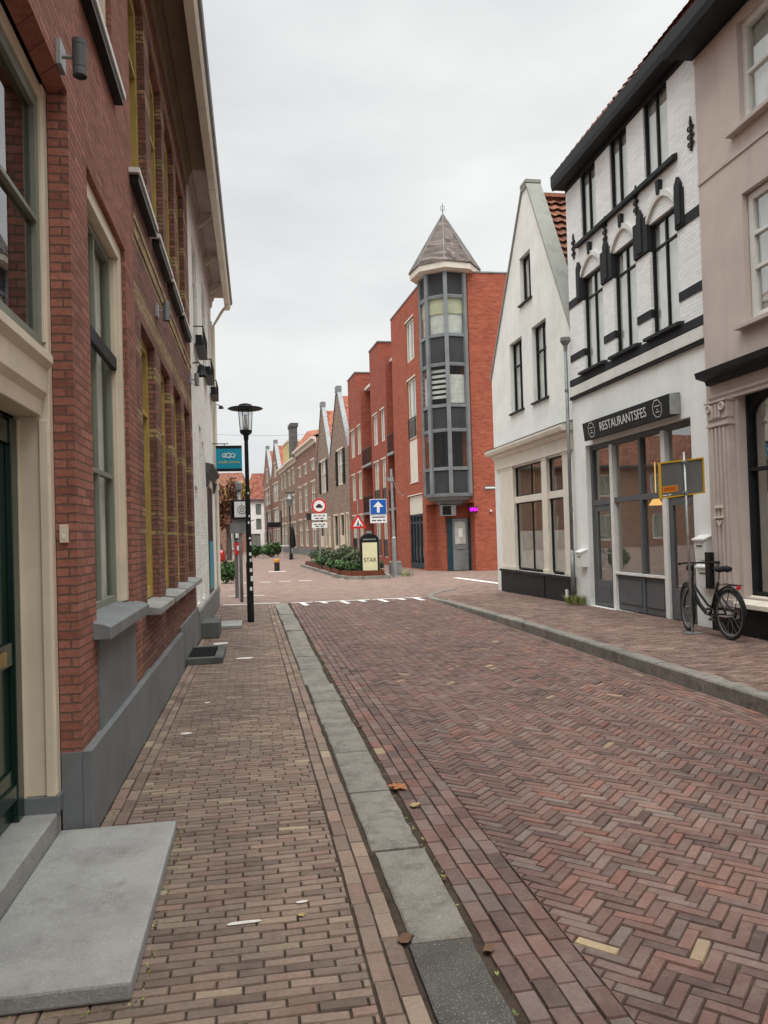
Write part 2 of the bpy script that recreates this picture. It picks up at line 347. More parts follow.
class MB:
    def __init__(s, F=W0): s.v = []; s.f = []; s.mi = []; s.F = F; s.m = 0; s.tone = None; s.tones = []
    def face(s, pts):
        b = len(s.v); s.v += [tuple(p) for p in pts]; s.f.append(tuple(range(b, b + len(pts)))); s.mi.append(s.m); s.tones.append(s.tone)
    def idx(s, verts, faces):
        b = len(s.v); s.v += [tuple(p) for p in verts]
        for f in faces: s.f.append(tuple(b + i for i in f)); s.mi.append(s.m); s.tones.append(s.tone)
        return s
    def box(s, a0, a1, o0, o1, z0, z1, F=None):
        F = F or s.F
        p = [F.P(a, o, z) for z in (z0, z1) for o in (o0, o1) for a in (a0, a1)]
        s.idx(p, [(0, 1, 3, 2), (4, 6, 7, 5), (0, 4, 5, 1), (2, 3, 7, 6), (0, 2, 6, 4), (1, 5, 7, 3)]); return s
    def quad(s, pts, F=None):
        F = F or s.F; s.face([F.P(*p) for p in pts]); return s
    def prism(s, prof, o0, o1, F=None):
        """profile of (s,z) pushed along o"""
        F = F or s.F; n = len(prof)
        v = [F.P(a, o0, z) for a, z in prof] + [F.P(a, o1, z) for a, z in prof]
        s.idx(v, [tuple(range(n)), tuple(range(2 * n - 1, n - 1, -1))] + [(i, (i + 1) % n, n + (i + 1) % n, n + i) for i in range(n)]); return s
    def extr(s, prof, a0, a1, F=None):
        """profile of (o,z) pushed along s"""
        F = F or s.F; n = len(prof)
        v = [F.P(a0, o, z) for o, z in prof] + [F.P(a1, o, z) for o, z in prof]
        s.idx(v, [tuple(range(n)), tuple(range(2 * n - 1, n - 1, -1))] + [(i, (i + 1) % n, n + (i + 1) % n, n + i) for i in range(n)]); return s
    def tube(s, pts, r, n=10, caps=True):
        """tube through world points; r a number or a list"""
        pts = [Vector(p) for p in pts]; rs = r if isinstance(r, (list, tuple)) else [r] * len(pts)
        rings = []; prev = None
        for i, p in enumerate(pts):
            d = (pts[min(i + 1, len(pts) - 1)] - pts[max(i - 1, 0)]).normalized()
            if prev is None:
                u = d.orthogonal().normalized()
            else:
                u = (prev - d * prev.dot(d)).normalized()
            prev = u; w = d.cross(u)
            rings.append([p + (u * math.cos(2 * math.pi * k / n) + w * math.sin(2 * math.pi * k / n)) * rs[i] for k in range(n)])
        b = len(s.v)
        for rg in rings: s.v += [tuple(q) for q in rg]
        for i in range(len(rings) - 1):
            for k in range(n):
                s.f.append((b + i * n + k, b + i * n + (k + 1) % n, b + (i + 1) * n + (k + 1) % n, b + (i + 1) * n + k)); s.mi.append(s.m); s.tones.append(s.tone)
        if caps:
            s.f.append(tuple(b + k for k in range(n))[::-1]); s.mi.append(s.m); s.tones.append(s.tone)
            s.f.append(tuple(b + (len(rings) - 1) * n + k for k in range(n))); s.mi.append(s.m); s.tones.append(s.tone)
        return s
    def lathe(s, cx, cy, prof, n=20, rot=0):
        b = len(s.v)
        for r_, z in prof:
            for k in range(n):
                a = rot + 2 * math.pi * k / n; s.v.append((cx + r_ * math.cos(a), cy + r_ * math.sin(a), z))
        for i in range(len(prof) - 1):
            for k in range(n):
                s.f.append((b + i * n + k, b + i * n + (k + 1) % n, b + (i + 1) * n + (k + 1) % n, b + (i + 1) * n + k)); s.mi.append(s.m); s.tones.append(s.tone)
        for ri, rv in ((0, True), (len(prof) - 1, False)):
            if prof[ri][0] > 1e-4:
                q = tuple(b + ri * n + k for k in range(n)); s.f.append(q[::-1] if rv else q); s.mi.append(s.m); s.tones.append(s.tone)
        return s
    def torus(s, c, u, w, R_, r, n=40, m=8):
        """ring round centre c in the plane of u and w"""
        c = Vector(c); u = Vector(u).normalized(); w = Vector(w).normalized(); ax = u.cross(w); b = len(s.v)
        for i in range(n):
            a = 2 * math.pi * i / n; d = u * math.cos(a) + w * math.sin(a)
            for k in range(m):
                q = 2 * math.pi * k / m; s.v.append(tuple(c + d * (R_ + r * math.cos(q)) + ax * r * math.sin(q)))
        for i in range(n):
            for k in range(m):
                s.f.append((b + i * m + k, b + i * m + (k + 1) % m, b + ((i + 1) % n) * m + (k + 1) % m, b + ((i + 1) % n) * m + k)); s.mi.append(s.m); s.tones.append(s.tone)
        return s
    def build(s, name, mat, parent=None, smooth=False, bevel=0, norm=True, label=None):
        me = bpy.data.meshes.new(name)
        off = wloc(parent) if parent else Vector((0, 0, 0))
        me.from_pydata([(x - off.x, y - off.y, z - off.z) for x, y, z in s.v], [], s.f)
        mats = mat if isinstance(mat, (list, tuple)) else [mat]
        for m_ in mats: me.materials.append(m_)
        if len(mats) > 1: me.polygons.foreach_set('material_index', s.mi)
        if any(t_ is not None for t_ in s.tones):
            at = me.attributes.new('tone', 'FLOAT_COLOR', 'FACE')
            fl = []
            for t_ in s.tones: fl += [*(t_ or (.5, .5, .5)), 1]
            at.data.foreach_set('color', fl)
        if norm:
            bm = bmesh.new(); bm.from_mesh(me); bmesh.ops.recalc_face_normals(bm, faces=bm.faces); bm.to_mesh(me); bm.free()
        if smooth:
            me.polygons.foreach_set('use_smooth', [True] * len(me.polygons))
        me.update()
        o = bpy.data.objects.new(name, me); COL.objects.link(o)
        if parent: o.parent = parent
        if bevel:
            md = o.modifiers.new('bevel', 'BEVEL'); md.width = bevel; md.segments = 2; md.limit_method = 'ANGLE'; md.angle_limit = R(50)
        if label: o['label'] = label
        return o

def text_mesh(name, body, origin, xdir, ydir, size, mat, parent, width=None, depth=.004, spacing=1.0):
    cu = bpy.data.curves.new('tmp_text', 'FONT'); cu.body = body; cu.size = 1; cu.extrude = 0; cu.space_character = spacing
    cu.align_x = 'CENTER'; cu.align_y = 'CENTER'; cu.resolution_u = 3
    ob = bpy.data.objects.new('tmp_text', cu); COL.objects.link(ob)
    dg = bpy.context.evaluated_depsgraph_get(); me0 = ob.evaluated_get(dg).to_mesh()
    vs = [v.co.copy() for v in me0.vertices]; fs = [tuple(p.vertices) for p in me0.polygons]
    ob.to_mesh_clear() if hasattr(ob, 'to_mesh_clear') else None
    bpy.data.objects.remove(ob); bpy.data.curves.remove(cu)
    w = max(v.x for v in vs) - min(v.x for v in vs); h = max(v.y for v in vs) - min(v.y for v in vs)
    sy = size / .72; sx = (width / w) if width else sy
    X = Vector(xdir).normalized(); Y = Vector(ydir).normalized(); O = Vector(origin); N = X.cross(Y)
    mb = MB()
    for k in (0, 1):
        mb.idx([tuple(O + X * v.x * sx + Y * v.y * sy + N * depth * k) for v in vs], fs)
    return mb.build(name, mat, parent, norm=False)

def wall(F, s0, s1, z0, z1, openings, depth=.2, back=8, outline=None, mb=None, o=0.0, ends=True, top=True):
    """facade sheet with real openings and their reveals, plus end walls, top and back"""
    mb = mb or MB(F)
    S = sorted({s0, s1, *[q for w in openings for q in w[:2]]}); Z = sorted({z0, z1, *[q for w in openings for q in w[2:4]]})
    S = [q for q in S if s0 <= q <= s1]; Z = [q for q in Z if z0 <= q <= z1]
    for i in range(len(S) - 1):
        for j in range(len(Z) - 1):
            cs, cz = (S[i] + S[i + 1]) / 2, (Z[j] + Z[j + 1]) / 2
            if any(w[0] < cs < w[1] and w[2] < cz < w[3] for w in openings): continue
            poly = [(S[i], Z[j]), (S[i + 1], Z[j]), (S[i + 1], Z[j + 1]), (S[i], Z[j + 1])]
            if outline:
                n = len(outline)
                for k in range(n):
                    p, q = outline[k], outline[(k + 1) % n]
                    poly = clip_half(poly, -(q[1] - p[1]), (q[0] - p[0]), (q[1] - p[1]) * p[0] - (q[0] - p[0]) * p[1])
                    if len(poly) < 3: break
            if len(poly) >= 3: mb.face([F.P(a, o, z) for a, z in poly])
    for w in openings:
        a0, a1, b0, b1 = w[:4]; d = o - (w[4] if len(w) > 4 else depth)
        for q in ([(a0, o, b0), (a0, d, b0), (a0, d, b1), (a0, o, b1)], [(a1, o, b0), (a1, o, b1), (a1, d, b1), (a1, d, b0)],
                  [(a0, o, b1), (a0, d, b1), (a1, d, b1), (a1, o, b1)], [(a0, o, b0), (a1, o, b0), (a1, d, b0), (a0, d, b0)]):
            mb.face([F.P(*p) for p in q])
    zt = z1 if not outline else min(p[1] for p in outline if p[1] > z0 + .01)
    if ends:
        for a in (s0, s1): mb.face([F.P(a, o, z0), F.P(a, -back, z0), F.P(a, -back, zt), F.P(a, o, zt)])
    mb.face([F.P(s0, -back, z0), F.P(s1, -back, z0), F.P(s1, -back, zt), F.P(s0, -back, zt)])
    if top: mb.face([F.P(s0, o, zt), F.P(s1, o, zt), F.P(s1, -back, zt), F.P(s0, -back, zt)])
    return mb

def interior(F, root, s0, s1, z0, z1, o=-.9, mat='dark_room'):  # dark sheet whose colour stands in for the unlit rooms
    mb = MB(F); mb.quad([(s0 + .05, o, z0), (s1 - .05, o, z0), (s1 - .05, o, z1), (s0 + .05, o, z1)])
    return mb.build('unlit_backing', M[mat], root, norm=False)

def window(F, root, s0, s1, z0, z1, o=-.14, fm='white', fw=.06, th=.06, mull=(), trans=(), mw=.04, curtain=None, cz=None, sill=None, sm='stone', sproj=.08, sth=.06, gm='glass', name='window', bevel=0, extra=None):
    """window > pane, curtain, sill"""
    mb = MB(F)
    mb.box(s0, s0 + fw, o - th, o, z0, z1); mb.box(s1 - fw, s1, o - th, o, z0, z1)
    mb.box(s0 + fw, s1 - fw, o - th, o, z0, z0 + fw); mb.box(s0 + fw, s1 - fw, o - th, o, z1 - fw, z1)
    for m_ in mull: mb.box(m_ - mw / 2, m_ + mw / 2, o - th + .004, o - .004, z0 + fw, z1 - fw)
    ss = [s0 + fw] + [q for m_ in sorted(mull) for q in (m_ - mw / 2, m_ + mw / 2)] + [s1 - fw]
    for t_ in trans:
        for k in range(0, len(ss), 2): mb.box(ss[k], ss[k + 1], o - th + .007, o - .001, t_ - mw / 2, t_ + mw / 2)
    if extra: extra(mb)
    w = mb.build(name, M[fm], root, bevel=bevel)
    g = MB(F); g.quad([(s0 + fw * .8, o - th * .6, z0 + fw * .8), (s1 - fw * .8, o - th * .6, z0 + fw * .8), (s1 - fw * .8, o - th * .6, z1 - fw * .8), (s0 + fw * .8, o - th * .6, z1 - fw * .8)])
    g.build('pane', M[gm], w, norm=False)
    if curtain:
        c = MB(F); oo = o - th - .035; cm = curtain[0]; spans = curtain[1]
        c0, c1 = cz or (z0, z1)
        for a, b in spans:
            L = s1 - s0; x0 = s0 + L * a; x1 = s0 + L * b; n = max(2, int((x1 - x0) / .05)); pr = None
            for k in range(n + 1):
                x = x0 + (x1 - x0) * k / n; oz = oo + (.018 if k % 2 else -.018)
                if pr: c.quad([(pr[0], pr[1], c0), (x, oz, c0), (x, oz, c1), (pr[0], pr[1], c1)])
                pr = (x, oz)
        c.build('curtain', M[cm], w, norm=False)
    if sill:
        sl = MB(F); e_ = .05; sl.extr([(o, z0 - sth), (sproj, z0 - sth), (sproj, z0 - .008), (o, z0 + .006)], s0 - e_, s1 + e_)
        sl.build('sill', M[sm], w, bevel=.004)
    return w

def lamp_cyl(x, y, z, label, grp, out=(1, 0)):
    """up and down wall spotlight"""
    t_ = thing('wall_spotlight', (x, y, z), label, 'wall lamp', grp)
    ox, oy = out
    F = Fr((x, y), (0, 1), (ox, oy))
    MB(F).box(-.055, .055, 0, .03, -.07 + z, .07 + z).build('mounting_plate', M['galv'], t_, bevel=.004)
    MB().tube([F.P(0, .03, z), F.P(.0, .075, z)], .010).build('arm', M['galv'], t_)
    MB().lathe(*F.P(.0, .112, 0)[:2], [(.001, z - .085), (.030, z - .085), (.032, z - .10), (.037, z - .10), (.037, z - .065), (.035, z - .062), (.035, z - .058), (.037, z - .055), (.037, z + .055), (.035, z + .058), (.035, z + .062), (.037, z + .065), (.037, z + .095), (.030, z + .10), (.001, z + .10)], 20).build('lamp_body', M['greypaint'] if grp is None else M['zinc'], t_, smooth=False)
    return t_

# ================================================================== SETTING
def lerp(a, b, t_): return a + (b - a) * t_
def kL(y):   # left kerb: left and right edge
    t_ = max(-.3, min(1, (y - 2.9) / 17)); return lerp(.545, .405, t_), lerp(.80, .735, t_)
def kR(y):   # right kerb road-side edge
    return 4.30
def walkz(y):  # height of the right sidewalk, running out to the level crossing
    return .12 if y < 12 else lerp(.12, .015, min(1, (y - 12) / 7.5))
def roadz(y): return -.022 if y < 16.5 else lerp(-.022, 0, min(1, (y - 16.5) / 2.5))

g = MB(); N_ = 12
g.quad([(-260, -60, -.10), (260, -60, -.10), (260, 420, -.10), (-260, 420, -.10)])
tag(g.build('ground', M['joint'], norm=False), kind='structure')

def brickpoly(mb, poly, zf, h=.012, inset=.0036, low=.011, tilt=.0020, cut=1):
    """one paving brick: chamfered top over a polygon (x,y)"""
    n = len(poly)
    if n < 3: return
    ar = sum(poly[i][0] * poly[(i + 1) % n][1] - poly[(i + 1) % n][0] * poly[i][1] for i in range(n)) / 2
    if abs(ar) < .0004: return
    cx = sum(p[0] for p in poly) / n; cy = sum(p[1] for p in poly) / n
    dz = random.gauss(0, .0013); tx = random.gauss(0, tilt) * 8; ty = random.gauss(0, tilt) * 8
    tx = max(-.02, min(.02, tx)); ty = max(-.02, min(.02, ty))
    top = []; bot = []
    dz += .0022 * math.sin(cx * 2.1 + .7 * cy) * math.sin(cy * 1.3 + cx) + .0009 * math.sin(cx * 6.3) * math.cos(cy * 5.1)
    for i_ in range(n):
        x, y = poly[i_]; q = poly[(i_ + 1) % n]; p = poly[i_ - 1]
        dq = max(math.hypot(q[0] - x, q[1] - y), 1e-5); dp = max(math.hypot(p[0] - x, p[1] - y), 1e-5)
        kq, kp = min(inset, dq * .4), min(inset, dp * .4)
        X, Y = x + (q[0] - x) / dq * kq + (p[0] - x) / dp * kp, y + (q[1] - y) / dq * kq + (p[1] - y) / dp * kp
        z = zf(Y) + dz + (X - cx) * tx + (Y - cy) * ty
        top.append((X, Y, z)); bot.append((x, y, z - low))
    mb.tone = (random.random(), random.random(), random.random())
    mb.idx(top + bot, [tuple(range(n))] + [(i, n + i, n + (i + 1) % n, (i + 1) % n) for i in range(n)])

def rowbricks(mb, x0f, x1f, y0, y1, zf, L=.20, Wd=.066, gap=.005, along='y', tone=None, jit=.002):
    """courses of bricks: along='y' rows run with the street between x0f(y) and x1f(y); along='x' courses lie across it"""
    if along == 'y':
        nrow = max(1, round((x1f(5) - x0f(5)) / Wd))
        for r_ in range(nrow):
            y = y0 - random.random() * L
            while y < y1:
                l_ = L + random.gauss(0, .004)
                a0, a1 = (x0f(y), x1f(y)); b0, b1 = (x0f(y + l_), x1f(y + l_))
                w0 = (a1 - a0) / nrow; w1 = (b1 - b0) / nrow; j = random.gauss(0, jit); g2 = gap / 2
                p = [(a0 + w0 * r_ + g2 + j, y + g2), (a0 + w0 * (r_ + 1) - g2 + j, y + g2), (b0 + w1 * (r_ + 1) - g2 + j, y + l_ - g2), (b0 + w1 * r_ + g2 + j, y + l_ - g2)]
                brickpoly(mb, p, zf); y += l_
    else:
        y = y0; k = 0
        while y < y1:
            x0, x1 = x0f(y), x1f(y); x = x0 - (L * .5 if k % 2 else 0) - random.random() * .03
            while x < x1:
                l_ = L + random.gauss(0, .005); j = random.gauss(0, jit); sk = random.gauss(0, .0022)
                a, b = max(x, x0) + gap / 2, min(x + l_, x1) - gap / 2
                if b - a > .010:
                    brickpoly(mb, [(a, y + gap / 2 + j), (b, y + gap / 2 + j + sk), (b, y + Wd - gap / 2 + j + sk), (a, y + Wd - gap / 2 + j)], zf)
                x += l_
            y += Wd; k += 1

def bed(mb, x0, x1, y0, y1, zf, m):
    mb.m = m; mb.tone = (.5, .5, .5); n = int((y1 - y0) / .5)
    for i in range(n):
        a, b = y0 + (y1 - y0) * i / n, y0 + (y1 - y0) * (i + 1) / n
        mb.face([(x0, a, zf(a)), (x1, a, zf(a)), (x1, b, zf(b)), (x0, b, zf(b))])
    mb.m = 0

YS, YE = -1.6, 19.25
# left sidewalk
mb = MB(); z0f = lambda y: 0.0
bed(mb, -1.0, .80, YS, YE, lambda y: -.0088, 1)
rowbricks(mb, lambda y: -.925, lambda y: -.78, YS, YE, z0f, along='y')
rowbricks(mb, lambda y: -.78, lambda y: kL(y)[0] - .175, YS, YE, z0f, L=.175, Wd=.054, along='x')
rowbricks(mb, lambda y: kL(y)[0] - .172, lambda y: kL(y)[0] - .012, YS, YE, z0f, Wd=.08, along='y')
tag(mb.build('sidewalk', [M['walkbrick'], M['joint']], norm=False), kind='structure')
# flush kerb of the left side
mb = MB(); y = -1.5; F = W0
lens = [1.02, .98, 1.0, 1.95 - .98, .97, 1.0]
cuts = [-1.6, -.55, .5, 1.5, 3.02]
yy = 3.02
while yy < YE: cuts.append(yy := yy + (.92 if yy < 8 else 1.0))
for a, b in zip(cuts[:-1], cuts[1:]):
    b = min(b, YE + .05)
    if b - a < .1: continue
    ga = random.uniform(.006, .016)
    (l0, r0), (l1, r1) = kL(a), kL(b); dz = random.uniform(-.004, .006); j = random.gauss(0, .008)
    mb.tone = (0.0 if a == 1.5 else random.uniform(.35, 1), random.random(), .5)
    zt = .004 + dz; tt = random.gauss(0, .003)
    v = []
    # slightly worn outline: ring of points at top (inset) and below
    ringo = []; n = 10
    for k in range(n + 1): t_ = k / n; ringo.append((lerp(r0, r1, t_) + j + random.gauss(0, .0022), lerp(a + ga, b - ga, t_)))
    for k in range(n + 1): t_ = 1 - k / n; ringo.append((lerp(l0, l1, t_) + j + random.gauss(0, .0022), lerp(a + ga, b - ga, t_)))
    cx, cy = (l0 + r1) / 2, (a + b) / 2; m = len(ringo)
    def shr(p, d): return (p[0] + (d if p[0] < cx else -d), p[1] + (d if p[1] < cy - .4 * (b - a) else (-d if p[1] > cy + .4 * (b - a) else 0)))
    t0 = [(*shr(p, .012), zt + tt * (p[1] - cy)) for p in ringo]; t1 = [(*shr(p, .003), zt - .005) for p in ringo]; t2 = [(p[0], p[1], -.06) for p in ringo]
    mb.idx(t0 + t1 + t2, [tuple(range(m))] + [(i, m + i, m + (i + 1) % m, (i + 1) % m) for i in range(m)] + [(m + i, 2 * m + i, 2 * m + (i + 1) % m, m + (i + 1) % m) for i in range(m)])
tag(mb.build('kerb_left', M['kerb'], norm=True), kind='structure')
# road: gutter courses and herringbone
mb = MB()
bed(mb, .60, 4.36, YS, YE, lambda y: roadz(y) - .0095, 1)
gx1 = lambda y: kL(y)[1] + .055 + .068 * 5
rowbricks(mb, lambda y: kL(y)[1] + .055, gx1, YS, YE, roadz, L=.172, Wd=.085, along='y')
gr0 = lambda y: 4.30 - .075 * 4
rowbricks(mb, gr0, lambda y: 4.29, YS, YE, roadz, L=.2, Wd=.075, along='y')
Wb, Lb = .0585, 3
c45 = math.cos(R(46)); s45 = math.sin(R(46)); gp = .0050
rng = int(24 / Wb)
for i in range(-rng, rng):
    for j in range(-rng, rng):
        for H in (0, 1):
            if H:
                if (i - j) % (2 * Lb): continue
                u0, v0, du, dv = i, j, Lb, 1
            else:
                if (i - j + 1) % (2 * Lb): continue
                u0, v0, du, dv = i, j, 1, Lb
            uc, vc = (u0 + du / 2) * Wb, (v0 + dv / 2) * Wb
            x = uc * c45 - vc * s45 + 2.5; y = uc * s45 + vc * c45 + 9
            if y < YS or y > YE + .1: continue
            xa = gx1(y) - .002; xb = gr0(y) + .002
            if x < xa - .12 or x > xb + .12: continue
            ju, jv = random.gauss(0, .0016), random.gauss(0, .0016); ro = random.gauss(0, .018)
            pts = []
            for a, b in ((0, 0), (1, 0), (1, 1), (0, 1)):
                du_ = (a - .5) * (du * Wb - gp); dv_ = (b - .5) * (dv * Wb - gp)
                U = uc + ju + du_ - dv_ * ro; V = vc + jv + dv_ + du_ * ro
                pts.append((U * c45 - V * s45 + 2.5, U * s45 + V * c45 + 9))
            if min(p[0] for p in pts) < xa: pts = clip_half(pts, 1, 0, -xa - gp * .5)
            if len(pts) > 2 and max(p[0] for p in pts) > xb: pts = clip_half(pts, -1, 0, xb - gp * .5)
            if len(pts) > 2 and max(p[1] for p in pts) > YE: pts = clip_half(pts, 0, -1, YE)
            brickpoly(mb, pts, roadz)
tag(mb.build('road', [M['roadbrick'], M['joint']], norm=False), kind='structure')
# right kerb stones (raised) curving round its far end
mb = MB(); pts = []
for k in range(22): pts.append((4.30 + .0 * k, -1.6 + k * .9))
path = [(4.30, -1.6 + .95 * k) for k in range(21)] + [(4.24, 18.4), (4.26, 19.2), (4.50, 20.1), (4.95, 20.9), (5.55, 21.6)]
for (a, b) in zip(path[:-1], path[1:]):
    d = Vector((b[0] - a[0], b[1] - a[1], 0)); L_ = d.length; d.normalize(); n_ = Vector((-d.y, d.x, 0)) * -1
    Fk = Fr(a, d, n_)   # o to the right of travel
    za, zb = walkz(a[1]) + .004 + random.uniform(-.003, .004), walkz(b[1]) + .004
    mb.tone = (random.uniform(.3, 1), random.random(), .5); gq = .005
    pr = [(0, -.30), (.0, -.02), (.012, -.002), (.03, 0), (.152, 0), (.155, -.30)]
    v = [Fk.P(gq, o_, za + z_) for o_, z_ in pr] + [Fk.P(L_ - gq, o_, zb + z_) for o_, z_ in pr]; n = len(pr)
    mb.idx(v, [tuple(range(n)), tuple(range(2 * n - 1, n - 1, -1))] + [(i, i + 1, n + i + 1, n + i) for i in range(n - 1)])
tag(mb.build('kerb_right', M['kerb']), kind='structure')
# right sidewalk
mb = MB()
bed(mb, 4.40, 6.75, YS, 19.3, lambda y: walkz(y) - .0088, 1)
rowbricks(mb, lambda y: 4.46, lambda y: 4.60, YS, 19.3, walkz, along='y')
rowbricks(mb, lambda y: 4.60, lambda y: 6.62, YS, 19.3, walkz, L=.175, Wd=.056, along='x')
tag(mb.build('sidewalk', [M['walkbrickR'], M['joint']], norm=False), kind='structure')
# level plaza and street beyond
mb = MB()
mb.face([(-60, 19.3, 0), (4.32, 19.3, 0), (4.32, 22.1, 0), (-60, 22.1, 0)])
mb.face([(4.32, 19.3, .010), (16, 19.3, .010), (16, 22.1, 0), (4.32, 22.1, 0)])
mb.face([(-60, 22.1, 0), (60, 22.1, 0), (60, 160, 0), (-60, 160, 0)])
tag(mb.build('street_paving', M['roadfar'], norm=False), kind='structure')
# painted markings
mb = MB(); zl = .0055
def strip(x0, y0, x1, y1, w, z=None):
    d = Vector((x1 - x0, y1 - y0, 0)).normalized(); n_ = Vector((-d.y, d.x, 0)) * w / 2
    mb.face([(x0 + n_.x, y0 + n_.y, z or zl), (x1 + n_.x, y1 + n_.y, z or zl), (x1 - n_.x, y1 - n_.y, z or zl), (x0 - n_.x, y0 - n_.y, z or zl)])
for a, b in ((.85, 1.35), (1.42, 2.15), (2.2, 2.8), (2.86, 3.55), (3.6, 4.12)): strip(a, 19.33, b, 19.28, .11)
for k, x_ in enumerate((1.0, 1.5, 2.0, 2.45, 2.95, 3.45, 3.85)):
    ln = .75 if k % 2 == 0 else .38
    mb.face([(x_ + .02, 19.24, zl), (x_ + .14, 19.24, zl), (x_ + .22, 19.24 - ln, zl - .004), (x_ + .10, 19.24 - ln, zl - .004)])
for a, b in ((-.85, -.25), (-.1, .55)): strip(a, 19.6, b, 19.5, .12)
strip(-.85, 22.6, .2, 22.4, .12)
for a, b in ((-.75, -.2), (.1, .5), (.8, 1.25), (1.55, 2.0), (3.1, 3.6)): strip(a, 29.2, b, 29.0, .16)
strip(7.1, 27.2, 7.55, 22.6, .22)
for a in (.55, .85, 1.15): strip(a, 38.0, a + .28, 38.0, .5)
tag(mb.build('road_markings', M['line'], norm=False), kind='structure')

# ================================================================== LEFT ROW
FL = Fr((-.98, 0), (0, 1), (1, 0))
# ---------------- A: red brick house
A = thing('brick_house', (-.98, 1.0, 0), 'nearest red brick house on the left with dark green door and cream window frames', 'house')
opA = [(3.02, 4.50, 0, 4.16, .11), (4.98, 6.42, 1.12, 3.98, .10), (4.90, 6.02, 5.08, 7.1, .10), (-.6, .9, 1.16, 3.98, .10)]
mb = wall(FL, -9, 6.86, 0, 7.75, opA, back=7); mb.build('wall', M['brickA'], A, norm=False)
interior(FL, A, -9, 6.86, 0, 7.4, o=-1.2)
# plinth, with its end face beside the door
mb = MB(FL); mb.box(4.50, 9.98, 0, .052, 0, .475); mb.box(4.494, 4.62, -.109, 0, 0, .475); mb.build('plinth', M['greyblue'], A, bevel=.004)
mb = MB(FL); mb.box(-9, 2.84, 0, .05, 0, .475); mb.build('plinth', M['greyblue'], A, bevel=.004)
# door surround
mb = MB(FL)
for a0, a1 in ((4.42, 4.50), (3.02, 3.10)):
    sgn = 1 if a0 > 4 else -1
    mb.box(a0, a1, -.30, -.112, .27, 4.15)
    b0, b1 = (a0 - .02, a0) if sgn > 0 else (a1, a1 + .02)
    mb.box(b0, b1, -.165, -.118, .27, 2.30); mb.box(b0, b1, -.285, -.265, .27, 2.30)
    mb.box(b0, b1, -.165, -.118, 2.72, 4.13)
mb.box(3.10, 4.42, -.30, -.125, 4.06, 4.15)
mb.extr([(-.30, 2.32), (-.15, 2.32), (-.14, 2.40), (-.115, 2.44), (-.11, 2.56), (-.08, 2.60), (-.08, 2.645), (-.30, 2.665)], 3.10, 4.40)
ds = mb.build('door_surround', M['cream'], A, bevel=.005)
for a0 in (4.40, 3.02): MB(FL).box(a0, a0 + .10, -.30, -.10, .178, .27).build('base_block', M['greyblue'], ds, bevel=.004)
mb = MB(FL)   # threshold
mb.box(3.02, 4.488, -.42, -.112, .0, .18); mb.build('threshold', M['stone'], A, bevel=.008)
# green door, panelled
mb = MB(FL); mb.box(3.10, 4.42, -.36, -.31, .18, 2.32)
for z0, z1 in ((.30, .38), (.38, .46)): mb.box(3.16, 4.36, -.31, -.28 if z0 < .35 else -.295, z0, z1)
for a0, a1 in ((3.12, 3.22), (4.30, 4.40)): mb.box(a0, a1, -.31, -.275, .18, 2.30)
mb.box(3.22, 4.30, -.31, -.285, 2.16, 2.28); mb.box(3.22, 4.30, -.31, -.285, 1.0, 1.12); mb.box(3.7, 3.82, -.31, -.288, .5, 2.16)
dr = mb.build('door', M['darkgreen'], A, bevel=.004)
MB(FL).box(3.9, 4.15, -.285, -.272, 1.02, 1.09).build('letter_flap', M['brass'], dr, bevel=.003)
MB().tube([FL.P(3.62, -.285, 1.1), FL.P(3.62, -.22, 1.1), FL.P(3.74, -.22, 1.1)], .011).build('handle', M['brass'], dr)
# window above the door
window(FL, A, 3.10, 4.42, 2.665, 4.06, o=-.135, fm='sage', fw=.075, th=.05, trans=(3.37,), mw=.028, bevel=.003, gm='glass_sky')
# tall window right of the pier
mb = MB(FL)
for a0, a1 in ((4.98, 5.10), (6.30, 6.42)): mb.box(a0, a1, -.20, -.035, 1.165, 3.975)
mb.box(5.10, 6.30, -.20, -.035, 3.86, 3.975)
for a0, a1 in ((5.10, 5.125), (6.275, 6.30)): mb.box(a0, a1, -.20, -.065, 1.165, 3.86)
wf = mb.build('window_frame', M['cream'], A, bevel=.005)
def ex(mb_): mb_.box(5.13, 6.27, -.215, -.135, 2.98, 3.06)
w_ = window(FL, A, 5.125, 6.275, 1.165, 3.86, o=-.10, fm='sage', fw=.055, th=.05, trans=(2.13,), mull=(5.70,), mw=.035, curtain=('curtain', ((.0, .48), (.53, 1))), extra=None, bevel=.003)
MB(FL).box(5.13, 6.27, -.098, -.06, 2.97, 3.07).build('transom', M['bandgrey'], w_, bevel=.003)
mb = MB(FL); mb.extr([(-.10, 1.04), (.105, 1.04), (.105, 1.115), (.06, 1.135), (-.16, 1.182)], 4.86, 6.54); mb.build('window_sill', M['greyblue'], A, bevel=.006)
MB(FL).box(4.98, 6.42, 0, .014, .475, 1.04).build('apron_panel', M['greyblue'], A)
# window upstairs
window(FL, A, 4.90, 6.02, 5.09, 7.1, o=-.04, fm='cream', fw=.09, th=.1, mull=(5.46,), trans=(6.2,), curtain=('curtain', ((0, .4), (.6, 1))))
MB(FL).box(4.80, 6.12, -.02, .08, 5.03, 5.085).build('window_sill', M['white'], A, bevel=.003)
MB(FL).box(4.84, 6.08, 0, .066, 4.97, 5.028).build('sill_under_shade', M['black'], A)  # black strip painting in the shade under the sill
window(FL, A, -.6, .9, 1.165, 3.98, o=-.06, fm='cream', fw=.1, th=.1, mull=(.15,), trans=(3.0,), curtain=('curtain', ((0, .4), (.6, 1))))
